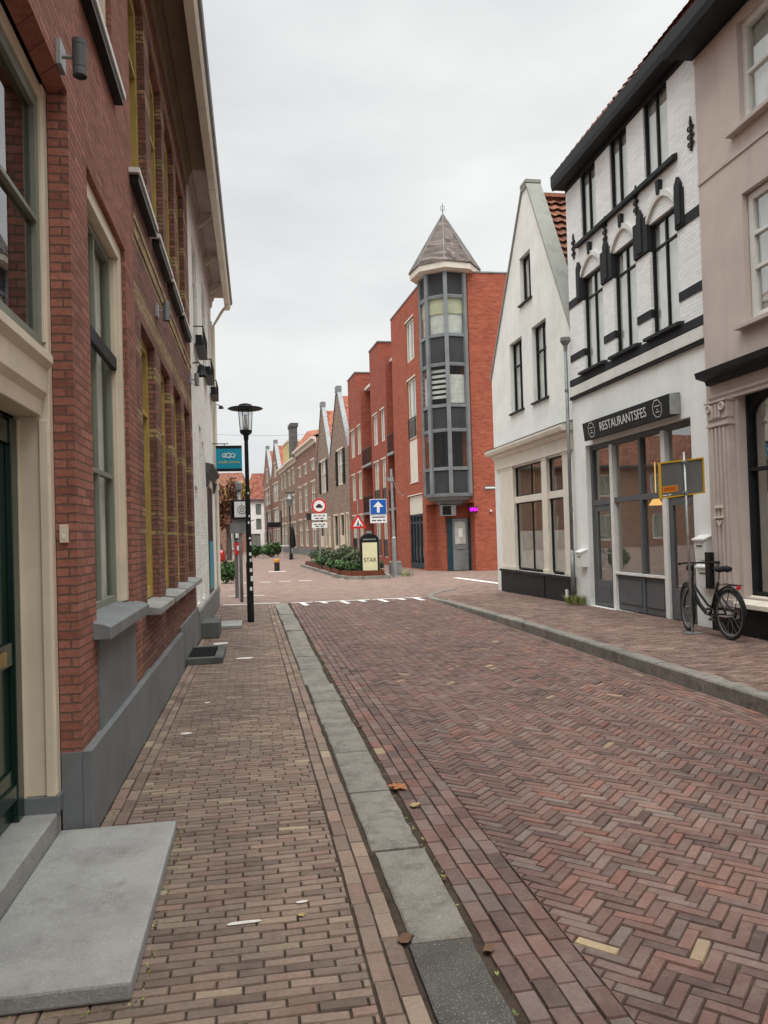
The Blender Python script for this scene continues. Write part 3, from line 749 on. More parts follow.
# cornice with wide soffit runs on over all three fronts
def cornice(root, s0, s1, sm, zz=7.45):
    mb = MB(FL); mb.extr([(0, zz + .28), (.36, zz + .28), (.36, zz + .33), (0, zz + .33)], s0, s1); mb.quad([(s0, .36, zz - .03), (s1, .36, zz - .03), (s1, .36, zz + .28), (s0, .36, zz + .28)])
    mb.extr([(0, zz + .02), (.03, zz + .02), (.05, zz + .1), (.05, zz + .16), (.09, zz + .22), (.10, zz + .278), (0, zz + .278)], s0, s1); mb.build('soffit', M[sm], root)
    mb = MB(FL); mb.extr([(.362, zz - .03), (.47, zz - .03), (.50, zz + .03), (.50, zz + .10), (.48, zz + .30), (.362, zz + .30)], s0, s1); mb.build('cornice', M['creamlight'], root)
    mb = MB(FL); mb.extr([(.38, zz + .103), (.535, zz + .103), (.55, zz + .15), (.38, zz + .16)], s0, s1); mb.build('gutter', M['zinc'], root)
    mb = MB(FL); mb.face([FL.P(s0, .38, zz + .36), FL.P(s1, .38, zz + .36), FL.P(s1, -3.4, zz + 2.6), FL.P(s0, -3.4, zz + 2.6)]); mb.face([FL.P(s0, -3.4, zz + 2.6), FL.P(s1, -3.4, zz + 2.6), FL.P(s1, -7, zz + .1), FL.P(s0, -7, zz + .1)])
    for a in (s0 + .01, s1 - .01): mb.face([FL.P(a, 0, zz), FL.P(a, -7, zz), FL.P(a, -3.4, zz + 2.59)])
    mb.build('roof', M['tileBrown'], root, norm=False)
cornice(A, -9, 6.85, 'soffitbrown')

# ---------------- B: brown brick house with ochre bands
B = thing('brick_house', (-.98, 9.9, 0), 'brown brick house with yellow brick bands and deep ochre window recesses, left side', 'house')
cols = [(7.22, 8.20), (8.66, 9.62), (10.02, 11.0), (11.44, 12.42)]
opB = [(a, b, 1.0, 3.62, .24) for a, b in cols] + [(a - .39, b - .31, 4.80, 6.92, .24) for a, b in cols]
wall(FL, 6.86, 12.9, 0, 7.75, opB, back=7).build('wall', M['brickB'], B, norm=False)
interior(FL, B, 6.86, 12.9, 0, 7.4, o=-1.2)
mb = MB(FL)
for a, b in cols[:0]:
    for z in (3.66,):   # relieving arch in raised ochre brick
        n = 7; pr = []
        for k in range(n + 1): q = k / n; pr.append((a - .12 + (b - a + .24) * q, 3.70 + .32 * math.sin(math.pi * q)))
        pr2 = [(x_, z_ + .09) for x_, z_ in pr[::-1]]
        for k in range(n): mb.prism([pr[k], pr[k + 1], (pr[k + 1][0], pr[k + 1][1] + .10), (pr[k][0], pr[k][1] + .10)], .001, .012)
mb.box(6.9, 12.88, 0, .012, 4.30, 4.36); mb.box(6.9, 12.88, 0, .012, 4.44, 4.49)
mb.build('brick_trim', M['brickOchre'], B)
for i, (a, b) in enumerate(cols):
    window(FL, B, a, b, 1.075, 3.62, o=-.075, fm='ochre', fw=.10, th=.10, trans=(2.9,), curtain=('net', ((0, .3), (.7, 1))))
    window(FL, B, a - .39, b - .31, 4.81, 6.92, o=-.075, fm='ochre', fw=.10, th=.10, trans=(6.2,), curtain=('net', ((0, .3), (.7, 1))))
    mb = MB(FL); mb.extr([(-.17, .97), (.125, .97), (.125, 1.03), (-.20, 1.078)], a - .12, b + .12); mb.build('window_sill', M['stone'], B, bevel=.006)
    mb = MB(FL); mb.box(a - .51, b - .19, -.16, .09, 4.755, 4.80); mb.build('window_sill', M['white'], B, bevel=.003)
    MB(FL).box(a - .47, b - .23, 0, .075, 4.69, 4.753).build('sill_under_shade', M['black'], B)  # black strip standing in for shade below the white sill
mb = MB(FL); mb.box(9.98, 12.88, 0, .035, 0, .545); mb.build('plinth', M['plinthgrey'], B, bevel=.005)
MB(FL).box(6.88, 7.2, 0, .01, .476, .49).build('plinth_cap', M['greyblue'], B)
cornice(B, 6.87, 12.89, 'soffitbrown')

# ---------------- C: white painted brick house
C_ = thing('white_house', (-.98, 16.5, 0), 'white painted brick house with a blue door panel and black balconettes, left side', 'house')
up = [(13.72, 14.75), (16.2, 17.2), (18.35, 19.2)]
opC = [(a, b, 5.05, 7.0, .12) for a, b in up] + [(13.15, 13.75, .55, 2.55, .15), (14.4, 15.0, .55, 3.75, .12), (15.25, 15.7, 1.0, 3.55, .12), (16.3, 18.6, .45, 2.95, .14)]
wall(FL, 12.9, 19.75, 0, 7.75, opC, back=7).build('wall', M['brickWhiteL'], C_, norm=False)
interior(FL, C_, 12.9, 19.75, 0, 7.4, o=-1.2)
for a, b in up:
    w_ = window(FL, C_, a, b, 5.05, 7.0, o=-.03, fm='white', fw=.07, th=.08, mull=((a + b) / 2,), trans=(6.4,), curtain=('curtain', ((0, .45), (.55, 1))))
    mb = MB(FL); z0, z1 = 5.02, 5.36
    mb.box(a - .06, b + .06, .015, .17, z0, z0 + .03); mb.box(a - .06, b + .06, .155, .17, z1 - .025, z1)
    for k in range(12): q = lerp(a - .06, b + .045, k / 11); mb.box(q, q + .015, .156, .169, z0 + .03, z1 - .025)
    for q in (a - .06, b + .045):
        mb.box(q, q + .015, 0, .156, z1 - .02, z1 - .002)
    mb.box(a - .02, b + .02, .03, .14, z0 + .03, z0 + .19)
    mb.build('balconette', M['black'], w_)
window(FL, C_, 13.15, 13.75, .55, 2.55, o=-.05, fm='white', fw=.08, th=.05, trans=(2.1,), curtain=('curtain', ((0, .9),)))
window(FL, C_, 14.4, 15.0, .55, 3.75, o=-.05, fm='creamlight', fw=.08, th=.05, trans=(2.4,), curtain=('net', ((0, 1),)))
window(FL, C_, 15.25, 15.7, 1.0, 3.55, o=-.05, fm='creamlight', fw=.08, th=.05, trans=(2.4,), curtain=('net', ((0, 1),)))
mb = MB(FL); mb.box(16.3, 16.42, -.12, .0, .45, 2.95); mb.box(18.48, 18.6, -.12, .0, .45, 2.95); mb.box(16.42, 18.48, -.12, .0, 2.8, 2.95)
mb.build('door_frame', M['creamlight'], C_, bevel=.004)
mb = MB(FL); mb.box(16.42, 18.48, -.10, -.015, .46, 2.8); d_ = mb.build('door', M['black'], C_)
MB(FL).box(17.0, 18.4, -.014, -.006, .55, 1.6).build('door_panel', M['teal'], d_)
mb = MB(FL); mb.extr([(0, 2.97), (.05, 2.97), (.08, 3.05), (.16, 3.12), (.16, 3.18), (0, 3.22)], 16.1, 18.8)
mb.extr([(0, 2.72), (.05, 2.74), (.10, 2.96), (0, 2.968)], 16.14, 16.28); mb.extr([(0, 2.72), (.05, 2.74), (.10, 2.96), (0, 2.968)], 18.62, 18.76)
mb.build('door_hood', M['stonedark'], C_, bevel=.003)
mb = MB(FL); mb.box(12.92, 19.76, 0, .05, 0, .46); mb.build('plinth', M['plinthgrey'], C_, bevel=.006)
mb = MB(FL); mb.box(19.6, 19.76, .051, .07, .3, .5); mb.box(19.60, 19.74, .003, .03, .463, 7.1); mb.build('corner_pilaster', M['creamlight'], C_)
cornice(C_, 12.91, 19.75, 'taupetrim')
for a in (14.6, 16.6, 18.5): MB(FL).extr([(.05, 7.5), (.09, 7.46), (.30, 7.66), (.30, 7.725), (.05, 7.6)], a, a + .07).build('cornice_bracket', M['creamlight'], C_)
mb = MB(); mb.tube([FL.P(19.3, .42, 7.4), FL.P(19.35, .30, 7.28), FL.P(19.5, .07, 6.95), FL.P(19.5, .06, .5)], .035, 8); mb.build('downpipe', M['creamlight'], C_)

# lamps on the left row
lamp_cyl(-.98, 4.30, 4.235, 'grey up and down cylinder lamp on the red brick wall above the tall window', None)
for y_, z_, lb in ((8.35, 4.05, 'dark cylinder wall lamp on the brown brick house, nearer of two'), (12.6, 4.2, 'dark cylinder wall lamp on the brown brick house, farther of two')):
    lamp_cyl(-.98, y_, z_, lb, 'cylinder lamps on the brown brick house')
l_ = thing('bell_lamp', (-.98, 13.3, 4.45), 'small black bell shaped lamp on the white painted brick wall', 'wall lamp')
MB().tube([FL.P(13.3, 0, 4.62), FL.P(13.3, .10, 4.64), FL.P(13.3, .14, 4.58)], .012).build('arm', M['black'], l_)
MB().lathe(-.98 + .14, 13.3, [(.02, 4.60), (.05, 4.58), (.065, 4.50), (.10, 4.40), (.095, 4.40), (.05, 4.5)], 16).build('lamp_shade', M['black'], l_)
l_ = thing('bell_lamp', (-.98, 19.7, 4.9), 'small dark lamp at the far corner of the white painted house', 'wall lamp')
MB().tube([FL.P(19.7, 0, 5.0), FL.P(19.7, .12, 5.02), FL.P(19.7, .2, 4.98)], .012).build('arm', M['black'], l_)
MB().lathe(-.98 + .2, 19.7, [(.02, 5.0), (.05, 4.98), (.07, 4.92), (.065, 4.92)], 12).build('lamp_shade', M['black'], l_)
# doorbell
b_ = thing('doorbell', (-1.0, 4.5, 1.6), 'small cream doorbell box beside the green door', 'doorbell')
MB(FL).box(4.478, 4.498, -.088, -.042, 1.63, 1.73).build('housing', M['cream'], b_, bevel=.004)
MB(FL).box(4.472, 4.4775, -.073, -.057, 1.655, 1.68).build('button', M['white'], b_)
# door slabs and steps
s_ = MB(); s_.box(-1.088, -.475, 2.86, 4.44, .005, .075); o_ = s_.build('door_slab', M['stone'], bevel=.012)
tag(o_, 'large flat grey stone slab in front of the green door', 'doorstep')
s_ = thing('door_step', (-.7, 10.95, 0), 'low stone step with black mat against the brown brick house', 'doorstep')
mb = MB(); mb.box(-.944, -.47, 10.35, 10.47, .0, .085).box(-.944, -.47, 11.45, 11.57, .0, .085).box(-.58, -.47, 10.47, 11.45, .0, .085).box(-.944, -.58, 10.47, 11.45, 0, .05); mb.build('stone_tray', M['stonedark'], s_, bevel=.006)
MB().box(-.93, -.59, 10.48, 11.44, .05, .082).build('mat', M['mat'], s_)
o_ = MB().box(-.93, -.64, 13.05, 13.85, .0, .26).build('stone_step', M['stonedark'], bevel=.01); tag(o_, 'tall dark block step at the narrow white door', 'doorstep')
o_ = MB().box(-.93, -.30, 14.3, 15.2, .0, .06).build('stone_slab', M['stone'], bevel=.01); tag(o_, 'thin grey slab lying beyond the tall block step', 'doorstep')

# teal hanging sign
sg = thing('hanging_sign', (-.93, 19.0, 3.3), 'teal rectangular hanging shop sign with white emblem on the white corner house', 'shop sign')
mb = MB(); mb.box(-.90, -.285, 18.96, 19.06, 3.345, 3.83); mb.build('panel', M['teal'], sg)
MB().box(-.90, -.285, 18.955, 19.065, 3.831, 3.90).box(-.90, -.285, 18.955, 19.065, 3.28, 3.344).build('rail', M['black'], sg)
MB().tube([(-1.0, 19.01, 3.95), (-.6, 19.01, 3.95)], .012).tube([(-.7, 19.01, 3.95), (-.7, 19.01, 3.89)], .01).build('bracket', M['black'], sg)
mb = MB()
for cx, r_ in ((-.70, .045), (-.60, .055), (-.50, .045)): mb.torus((cx, 18.956, 3.66), (1, 0, 0), (0, 0, 1), r_, .010, 20, 6)
for cx in (-.72, -.60, -.48): mb.tube([(cx, 18.956, 3.60), (cx + .05, 18.956, 3.70)], .008, 6)
mb.build('emblem', M['letterwhite'], sg)
text_mesh('lettering', 'café time', (-.59, 18.955, 3.50), (1, 0, 0), (0, 0, 1), .06, M['letteryellow'], sg, width=.50)

# ================================================================== RIGHT ROW
# ---------------- R1 taupe house
F1 = Fr((6.50, 0), (0, 1), (-1, 0))
H1 = thing('plastered_house', (6.5, 7.6, 0), 'taupe plastered house with fluted shop pilaster, nearest on the right', 'house')
op = [(3.4, 9.50, .64, 3.38, .16), (7.75, 9.24, 4.30, 6.02, .16), (8.0, 9.22, 6.92, 8.3, .16), (4.6, 5.9, 4.42, 6.0, .16), (4.6, 5.9, 6.92, 8.3, .16)]
wall(F1, -6, 10.215, 0, 8.55, op, back=8).build('wall', M['plTaupe'], H1, norm=False)
interior(F1, H1, -6, 10.2, 0, 8.5, o=-1.6, mat='room')
def sash(root, F, a, b, z0, z1, fm='white', o=-.08, glaz=(), **k):
    return window(F, root, a, b, z0, z1, o=o, fm=fm, fw=.09, th=.07, mw=.045, **k)
sash(H1, F1, 7.75, 9.22, 4.32, 6.0, mull=(8.4,), trans=(5.0, 5.45), curtain=('net', ((0, .25), (.8, 1))))
sash(H1, F1, 8.0, 9.22, 6.92, 8.3, mull=(8.6,), trans=(7.6,), curtain=('curtain', ((0, 1),)))
sash(H1, F1, 4.6, 5.9, 4.42, 6.0, mull=(5.25,), curtain=('net', ((0, 1),)))
sash(H1, F1, 4.6, 5.9, 6.92, 8.3, mull=(5.25,), curtain=('net', ((0, 1),)))
for a, b, z in ((7.65, 9.36, 4.22), (7.9, 9.4, 6.84), (4.5, 6.0, 4.34), (4.5, 6.0, 6.84)):
    mb = MB(F1); mb.extr([(-.08, z), (.11, z), (.11, z + .06), (-.08, z + .085)], a, b); mb.build('window_sill', M['taupetrim'], H1, bevel=.005)
MB(F1).box(-6, 10.21, 0, .018, 6.56, 6.60).box(-6, 10.21, 0, .022, 8.36, 8.40).build('string_course', M['taupetrim'], H1)
mb = MB(F1)   # cornice of the shop front
mb.extr([(0, 3.62), (.06, 3.62), (.08, 3.68), (.22, 3.72), (.24, 3.80), (0, 3.86)], -6, 10.12)
mb.build('shop_cornice', M['anthra'], H1)
MB(F1).extr([(0, 3.36), (.035, 3.36), (.035, 3.40), (.06, 3.43), (.06, 3.46), (0, 3.47)], -6, 10.08).build('moulding', M['taupetrim'], H1)
mb = MB(F1)   # pilaster
mb.box(9.58, 10.03, 0, .10, .50, 3.10)
for k in range(4): mb.box(9.64 + .09 * k, 9.69 + .09 * k, .10, .118, .72, 2.98)
mb.box(9.55, 10.06, 0, .125, .34, .50); mb.box(9.56, 10.05, 0, .135, .5, .60); mb.box(9.56, 10.05, 0, .13, 3.0, 3.04)
pl = mb.build('pilaster', M['taupetrim'], H1, bevel=.006)
mb = MB(F1); mb.box(9.57, 10.04, 0, .12, 3.10, 3.36)
for c in (9.65, 9.96):
    mb.torus(F1.P(c, .14, 3.26), (0, 1, 0), (0, 0, 1), .045, .020, 18, 6); mb.torus(F1.P(c, .14, 3.26), (0, 1, 0), (0, 0, 1), .016, .012, 12, 6)
for c in (9.72, 9.80, 9.88): mb.box(c - .02, c + .02, .12, .145, 3.12, 3.30)
mb.box(9.55, 10.06, .0, .15, 3.33, 3.358); mb.build('capital', M['taupetrim'], pl, bevel=.004)
MB(F1).box(9.74, 9.90, .118, .14, 1.86, 1.90).box(9.72, 9.93, .118, .15, 1.72, 1.745).prism([(9.74, 1.69), (9.90, 1.69), (9.82, 1.60)], .118, .13).build('plaque', M['creamlight'], pl)
# shop window
def arch(mb_):
    for (c0, c1) in ((6.5, 9.44),):
        n = 10; R_ = .5
        for k in range(n):
            a0, a1 = math.pi / 2 * k / n, math.pi / 2 * (k + 1) / n
            p = lambda a: (c1 - R_ + R_ * math.sin(a), 3.33 - .28 + .28 * math.cos(a))
            x0, z0 = p(a0); x1, z1 = p(a1)
            mb_.prism([(x0, z0), (x1, z1), (x1, 3.335), (x0, 3.335)], -.20, -.13)
window(F1, H1, 3.4, 9.50, .66, 3.38, o=-.12, fm='anthra', fw=.05, th=.10, mull=(6.45,), trans=(2.36,), mw=.045, curtain=('net', ((.80, .99),)), cz=(.7, 3.3), gm='glass_soft', extra=arch)
mb = MB(F1); mb.extr([(-.12, .50), (.13, .50), (.13, .565), (-.12, .66)], 3.3, 9.56); mb.build('window_sill', M['creamlight'], H1, bevel=.006)
MB(F1).box(-6, 9.54, .0, .05, 0, .498).box(9.54, 10.2, 0, .05, 0, .338).build('plinth', M['black'], H1, bevel=.004)
mb = MB(F1)
mb.extr([(0, 8.44), (.30, 8.44), (.30, 8.49), (0, 8.49)], -6, 10.26); mb.extr([(.302, 8.40), (.44, 8.42), (.47, 8.52), (.47, 8.70), (.302, 8.70)], -6, 10.26)
mb.build('gutter', M['anthra'], H1)
mb = MB(F1); mb.face([F1.P(-6, .3, 8.7), F1.P(10.2, .3, 8.7), F1.P(10.2, -3.6, 12.2), F1.P(-6, -3.6, 12.2)]); mb.face([F1.P(-6, -3.6, 12.2), F1.P(10.2, -3.6, 12.2), F1.P(10.2, -8, 8.4), F1.P(-6, -8, 8.4)])
mb.face([F1.P(10.19, 0, 8.5), F1.P(10.19, -8, 8.4), F1.P(10.19, -3.6, 12.19)]); mb.face([F1.P(-6, 0, 8.5), F1.P(-6, -8, 8.4), F1.P(-6, -3.6, 12.19)])
mb.build('roof', M['tileRed'], H1, norm=False)

# ---------------- R2 white brick restaurant
F2 = Fr((6.55, 0), (0, 1), (-1, 0))
H2 = thing('white_brick_house', (6.55, 12.6, 0), 'white painted brick house with black trim and a restaurant sign over its shop front', 'house')
w1 = [(13.50, 14.38), (12.22, 13.06), (10.90, 11.76)]
w2 = [(13.66, 14.34), (12.40, 13.06), (11.06, 11.82)]
opu = [(a, b, 4.76, 6.62, .20) for a, b in w1] + [(a, b, 7.38, 8.66, .16) for a, b in w2]
wall(F2, 10.22, 15.06, 4.30, 8.92, opu, back=8).build('wall', M['brickWhite'], H2, norm=False)
wall(F2, 10.22, 15.06, 0, 4.30, [(10.72, 14.50, .10, 3.28, .16)], back=8, o=0.006, top=False).build('shopfront_wall', M['plWhite'], H2, norm=False)
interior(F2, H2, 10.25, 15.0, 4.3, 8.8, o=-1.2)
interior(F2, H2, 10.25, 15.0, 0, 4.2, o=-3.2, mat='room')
mb = MB(F2); mb.quad([(10.25, -.2, .11), (15.0, -.2, .11), (15.0, -3.2, .11), (10.25, -3.2, .11)]); mb.build('floor', M['wood'], H2, norm=False)
# dining tables seen dimly behind the glass
mb = MB(F2)
for a in (11.6, 12.5, 13.3):
    mb.box(a - .3, a + .3, -1.5, -.9, .84, .88); mb.box(a - .04, a + .04, -1.24, -1.16, .11, .84)
mb.build('dining_table', M['wood'], H2)
for a in (11.3, 12.2, 13.1, 14.0):  # lamps added to make the inside show; two of them glow
    MB().lathe(*F2.P(a, -1.2, 0)[:2], [(.01, 2.9), (.01, 2.25), (.03, 2.22), (.14, 2.05), (.13, 2.05)], 14).build('added_pendant_lamp', M['amber'] if a in (12.2, 14.0) else M['brass'], H2)
mb = MB(F2)
for a in (11.0, 12.7, 13.9): mb.box(a, a + .55, -3.15, -3.1, 1.3, 2.1)
mb.build('wall_picture', M['poster'], H2)
mb = MB(F2)   # trim in dark paint
mb.box(10.225, 15.055, 0, .045, 4.57, 4.70)
for z0, z1 in ((5.08, 5.22), (6.18, 6.34)):
    sp = [(14.376, 15.055), (13.056, 13.504), (11.756, 12.224), (10.225, 10.904)]
    for a, b in sp: mb.box(a, b, -.065, .014, z0, z1)
for a, b in ((14.374, 14.60), (13.052, 13.508), (11.752, 12.228), (10.68, 10.906)):
    mb.box(a, b, -.067, .038, 6.20, 6.78)
    c = (a + b) / 2
    mb.box(c - .075, c + .075, .0, .06, 6.24, 6.86); mb.prism([(c - .075, 6.862), (c + .075, 6.862), (c, 6.98)], .003, .058)
tr_ = mb.build('dark_bands', M['bandgrey'], H2)
MB(F2).box(10.225, 15.055, .002, .08, 4.345, 4.53).build('string_course', M['white'], H2, bevel=.004)
MB(F2).box(10.225, 15.055, .001, .06, 4.29, 4.34).build('dark_moulding', M['bandgrey'], H2)  # thin dark strip under the white string course
for a, b in w1:   # segmental hoods with keystone
    n = 9; P = []; mid = (a + b) / 2; hw = (b - a) / 2 - .0
    for k in range(n + 1): q = -1 + 2 * k / n; P.append((mid + hw * q, 6.63 + .27 * (1 - q * q)))
    mb = MB(F2)
    for k in range(n):
        (x0, z0), (x1, z1) = P[k], P[k + 1]; mb.prism([(x0, z0), (x1, z1), (x1, z1 + .10), (x0, z0 + .10)], .003, .05)
    hd = mb.build('arched_hood', M['white'], H2)
    MB(F2).prism([(mid - .035, 6.95), (mid + .035, 6.95), (mid + .05, 7.17), (mid - .05, 7.17)], .003, .075).build('keystone', M['bandgrey'], hd)
    w_ = window(F2, H2, a, b, 4.78, 6.61, o=-.05, fm='black', fw=.04, th=.05, mull=(mid,), trans=(6.18,), mw=.038, curtain=('curtain', ((.0, 1),)), cz=(4.82, 6.58), bevel=.003)
    mb = MB(F2); mb.extr([(-.11, 4.70), (.12, 4.70), (.12, 4.75), (-.11, 4.785)], a - .10, b + .10); mb.build('window_sill', M['bandgrey'], H2)
for a, b in w2:
    mid = (a + b) / 2
    window(F2, H2, a, b, 7.39, 8.65, o=-.03, fm='black', fw=.04, th=.05, mull=(mid,), mw=.04, curtain=('curtain', ((.0, 1),)))
mb = MB(F2); mb.extr([(0, 7.27), (.09, 7.27), (.09, 7.34), (0, 7.378)], 10.82, 14.52); mb.build('window_sill', M['bandgrey'], H2)
for sA, zA in ((10.42, 7.42), (12.12, 7.16), (13.30, 7.12), (14.72, 7.35)):   # cast wall anchors
    mb = MB(F2); mb.box(sA - .018, sA + .018, .004, .03, zA - .22, zA + .22)
    for dz in (-.12, .0, .12):
        mb.torus(F2.P(sA - .045, .02, zA + dz), (0, 1, 0), (0, 0, 1), .030, .012, 12, 5); mb.torus(F2.P(sA + .045, .02, zA + dz), (0, 1, 0), (0, 0, 1), .030, .012, 12, 5)
    mb.prism([(sA - .03, zA + .20), (sA, zA + .30), (sA + .03, zA + .20)], .004, .028)
    mb.build('wall_anchor', M['black'], H2)
# eave and roof
mb = MB(F2); mb.box(10.22, 15.12, 0, .22, 8.72, 8.76); mb.extr([(.222, 8.70), (.26, 8.72), (.28, 8.82), (.28, 9.0), (.16, 9.02), (.16, 8.79), (.222, 8.79)], 10.32, 15.16)
mb.box(15.122, 15.16, -.3, .22, 8.72, 9.0); mb.build('eave', M['anthra'], H2)
MB(F2).box(10.225, 15.055, .0, .015, 8.62, 8.716).build('frieze', M['bandgrey'], H2)
mb = MB(F2); rz = [(.20, 9.0), (-2.9, 13.2)]
n = 26; 
for i in range(n):   # pantile courses as real steps
    t0, t1 = i / n, (i + 1) / n
    o0, z0 = lerp(.20, -2.9, t0), lerp(9.0, 12.78, t0); o1, z1 = lerp(.20, -2.9, t1), lerp(9.0, 12.78, t1)
    m_ = 20 * 4; pr = None
    for k in range(m_ + 1):
        a = lerp(10.3, 15.12, k / m_); w_ = .022 * math.sin(2 * math.pi * k / 4 + .6)
        p = (F2.P(a, o0 + .035 + w_, z0 + .025 + w_), F2.P(a, o1 + .015 + w_, z1 + w_ + .005))
        if pr: mb.face([pr[0], p[0], p[1], pr[1]])
        pr = p
mb.face([F2.P(10.3, -2.9, 12.78), F2.P(15.1, -2.9, 12.78), F2.P(15.1, -8, 8.8), F2.P(10.3, -8, 8.8)])
for a in (10.31, 15.10): mb.face([F2.P(a, .2, 8.9), F2.P(a, -8, 8.8), F2.P(a, -2.9, 12.76)])
mb.build('roof', M['tileRed'], H2, norm=False)
# shop front joinery
mb = MB(F2)
o0, o1 = -.16, -.09
mb.box(14.40, 14.50, o0, o1, .10, 3.28); mb.box(10.72, 10.80, o0, o1, .10, 3.28); mb.box(10.80, 14.40, o0, o1, 3.18, 3.28)
mb.box(13.62, 14.40, o0, o1 + .004, 2.08, 2.18); mb.box(10.80, 13.50, o0, o1 + .004, 2.10, 2.20)
mb.box(12.46, 12.54, o0 + .002, o1 + .01, .12, 2.10); mb.box(12.46, 12.54, o0 + .002, o1 + .01, 2.20, 3.18)
mb.box(11.76, 13.50, o0, o1 - .02, .12, .76)
mb.box(11.84, 12.40, o1 - .018, o1 - .004, .24, .66); mb.box(12.6, 13.42, o1 - .018, o1 - .004, .24, .66)
sf = mb.build('shopfront_frame', M['greypaint'], H2, bevel=.004)
for a, b in ((13.50, 13.62), (11.62, 11.75)): MB(F2).box(a, b, o0, o1 + .03, .10, 3.20).build('post', M['white'], sf, bevel=.004)
MB(F2).box(11.755, 13.495, o1 - .02, o1 + .04, .765, .81).build('window_sill', M['white'], sf, bevel=.004)
for a, b, z0, z1 in ((11.75, 12.46, .81, 2.10), (12.54, 13.50, .81, 2.10), (11.75, 12.46, 2.20, 3.18), (12.54, 13.5, 2.20, 3.18), (10.80, 11.62, 2.20, 3.18), (13.62, 14.40, 2.18, 3.18)):
    MB(F2).quad([(a, -.135, z0), (b, -.135, z0), (b, -.135, z1), (a, -.135, z1)]).build('pane', M['glass'], sf, norm=False)
mb = MB(F2)
for a, b in ((11.75, 12.46), (12.54, 13.5), (10.80, 11.62), (13.62, 14.40)): mb.box(a + .01, b - .01, -.26, -.25, 2.74, 3.18)
mb.build('roller_blind', M['dark_room'], sf)
for a, b in ((13.62, 14.40), (10.80, 11.62)):
    mb = MB(F2); mb.box(a, a + .12, -.15, -.10, .12, 2.08); mb.box(b - .12, b, -.15, -.10, .12, 2.08); mb.box(a + .12, b - .12, -.15, -.10, .12, .62); mb.box(a + .12, b - .12, -.15, -.10, 1.96, 2.08)
    mb.box(a + .18, b - .18, -.10, -.09, .22, .54)
    d_ = mb.build('door', M['greypaint'], H2, bevel=.004)
    mb = MB(F2); mb.quad([(a + .12, -.128, .62), (b - .12, -.128, .62), (b - .12, -.128, 1.96), (a + .12, -.128, 1.96)]); mb.build('pane', M['glass'], d_, norm=False)
    MB().tube([F2.P(a + .07, -.10, 1.15), F2.P(a + .07, -.05, 1.15), F2.P(a + .18, -.05, 1.15)], .010).build('handle', M['galv'], d_)
# sign board over the shop
sg = MB(F2); sg.extr([(.012, 3.36), (.16, 3.335), (.20, 3.68), (.012, 3.70)], 10.98, 14.18); sgo = sg.build('sign_board', M['anthra'], H2, bevel=.004)
MB(F2).box(10.965, 10.978, .02, .19, 3.36, 3.68).build('end_plate', M['galv'], sgo)
up_ = Vector((-.04, 0, .345)).normalized()
zc = 3.51; face_o = .186
text_mesh('lettering', "RESTAURANTSFES", F2.P(12.58, face_o, zc), (0, -1, 0), up_, .165, M['letterwhite'], sgo, width=1.72, depth=.004)
for c in (13.80, 11.36):
    mb = MB(); O = Vector(F2.P(c, face_o + .002, zc)); X = Vector((0, -1, 0)); N8 = 8
    ring = [[O + X * (r_ * math.cos(math.pi / N8 + 2 * math.pi * k / N8)) + up_ * (r_ * math.sin(math.pi / N8 + 2 * math.pi * k / N8)) for k in range(N8)] for r_ in (.150, .138)]
    for k in range(N8): mb.face([ring[0][k], ring[0][(k + 1) % N8], ring[1][(k + 1) % N8], ring[1][k]])
    for dz, wd in ((.035, .17), (-.02, .05), (-.06, .12)):
        p = O + up_ * dz; mb.face([p - X * wd / 2, p + X * wd / 2, p + X * wd / 2 + up_ * .012, p - X * wd / 2 + up_ * .012])
    mb.build('emblem', M['letterwhite'], sgo, norm=False)
# downpipe with hopper head between the two white houses
dp = thing('downpipe', (6.5, 15.1, 0), 'grey zinc downpipe with hopper head between the gabled house and the restaurant', 'drainpipe')
mb = MB(); xp = 6.46
mb.tube([(xp, 15.12, 5.35), (xp, 15.12, 1.2)], .036, 12); mb.build('pipe', M['zinc'], dp, smooth=True)
MB().tube([(xp, 15.12, 1.2), (xp, 15.12, .12)], .05, 12).build('pipe_foot', M['zinc'], dp, smooth=True)
mb = MB(); mb.lathe(xp, 15.12, [(.04, 5.34), (.045, 5.45), (.105, 5.54), (.105, 5.62), (.09, 5.62), (.03, 5.5)], 8, R(22)); mb.build('hopper_head', M['zinc'], dp)
mb = MB()
for z in (4.5, 3.2, 2.0, .9): mb.lathe(xp, 15.12, [(.048, z), (.048, z + .04)], 12)
mb.build('clamp', M['zinc'], dp)

def mailbox(y, z, label, name='mailbox', x=6.55):
    t_ = thing(name, (x, y, z), label, 'mailbox', None); F = Fr((x, y), (0, 1), (-1, 0))
    mb = MB(F); mb.extr([(0, z), (.11, z), (.13, z + .30), (0, z + .34)], -.14, .14); mb.build('box', M['signwhite'], t_, bevel=.006)
    MB(F).extr([(-.0, z + .34), (.15, z + .285), (.15, z + .305), (0, z + .37)], -.16, .16).build('lid', M['signwhite'], t_)
    MB(F).box(-.07, .07, .122, .132, z + .2, z + .215).build('slot', M['black'], t_)
    return t_
mailbox(10.42, 1.12, 'upper white mailbox on the pier beside the bicycle')
mailbox(10.36, .72, 'lower white mailbox half hidden by the black newspaper tube')
t_ = thing('newspaper_tube', (6.4, 10.12, .8), 'black upright newspaper tube on the pier behind the bicycle saddle', 'letter tube')
MB().box(6.33, 6.43, 10.02, 10.14, .72, 1.24).build('tube', M['black'], t_, bevel=.006)
MB().tube([(6.54, 10.08, 1.1), (6.43, 10.08, 1.1)], .012).tube([(6.54, 10.08, .85), (6.43, 10.08, .85)], .012).build('bracket', M['black'], t_)

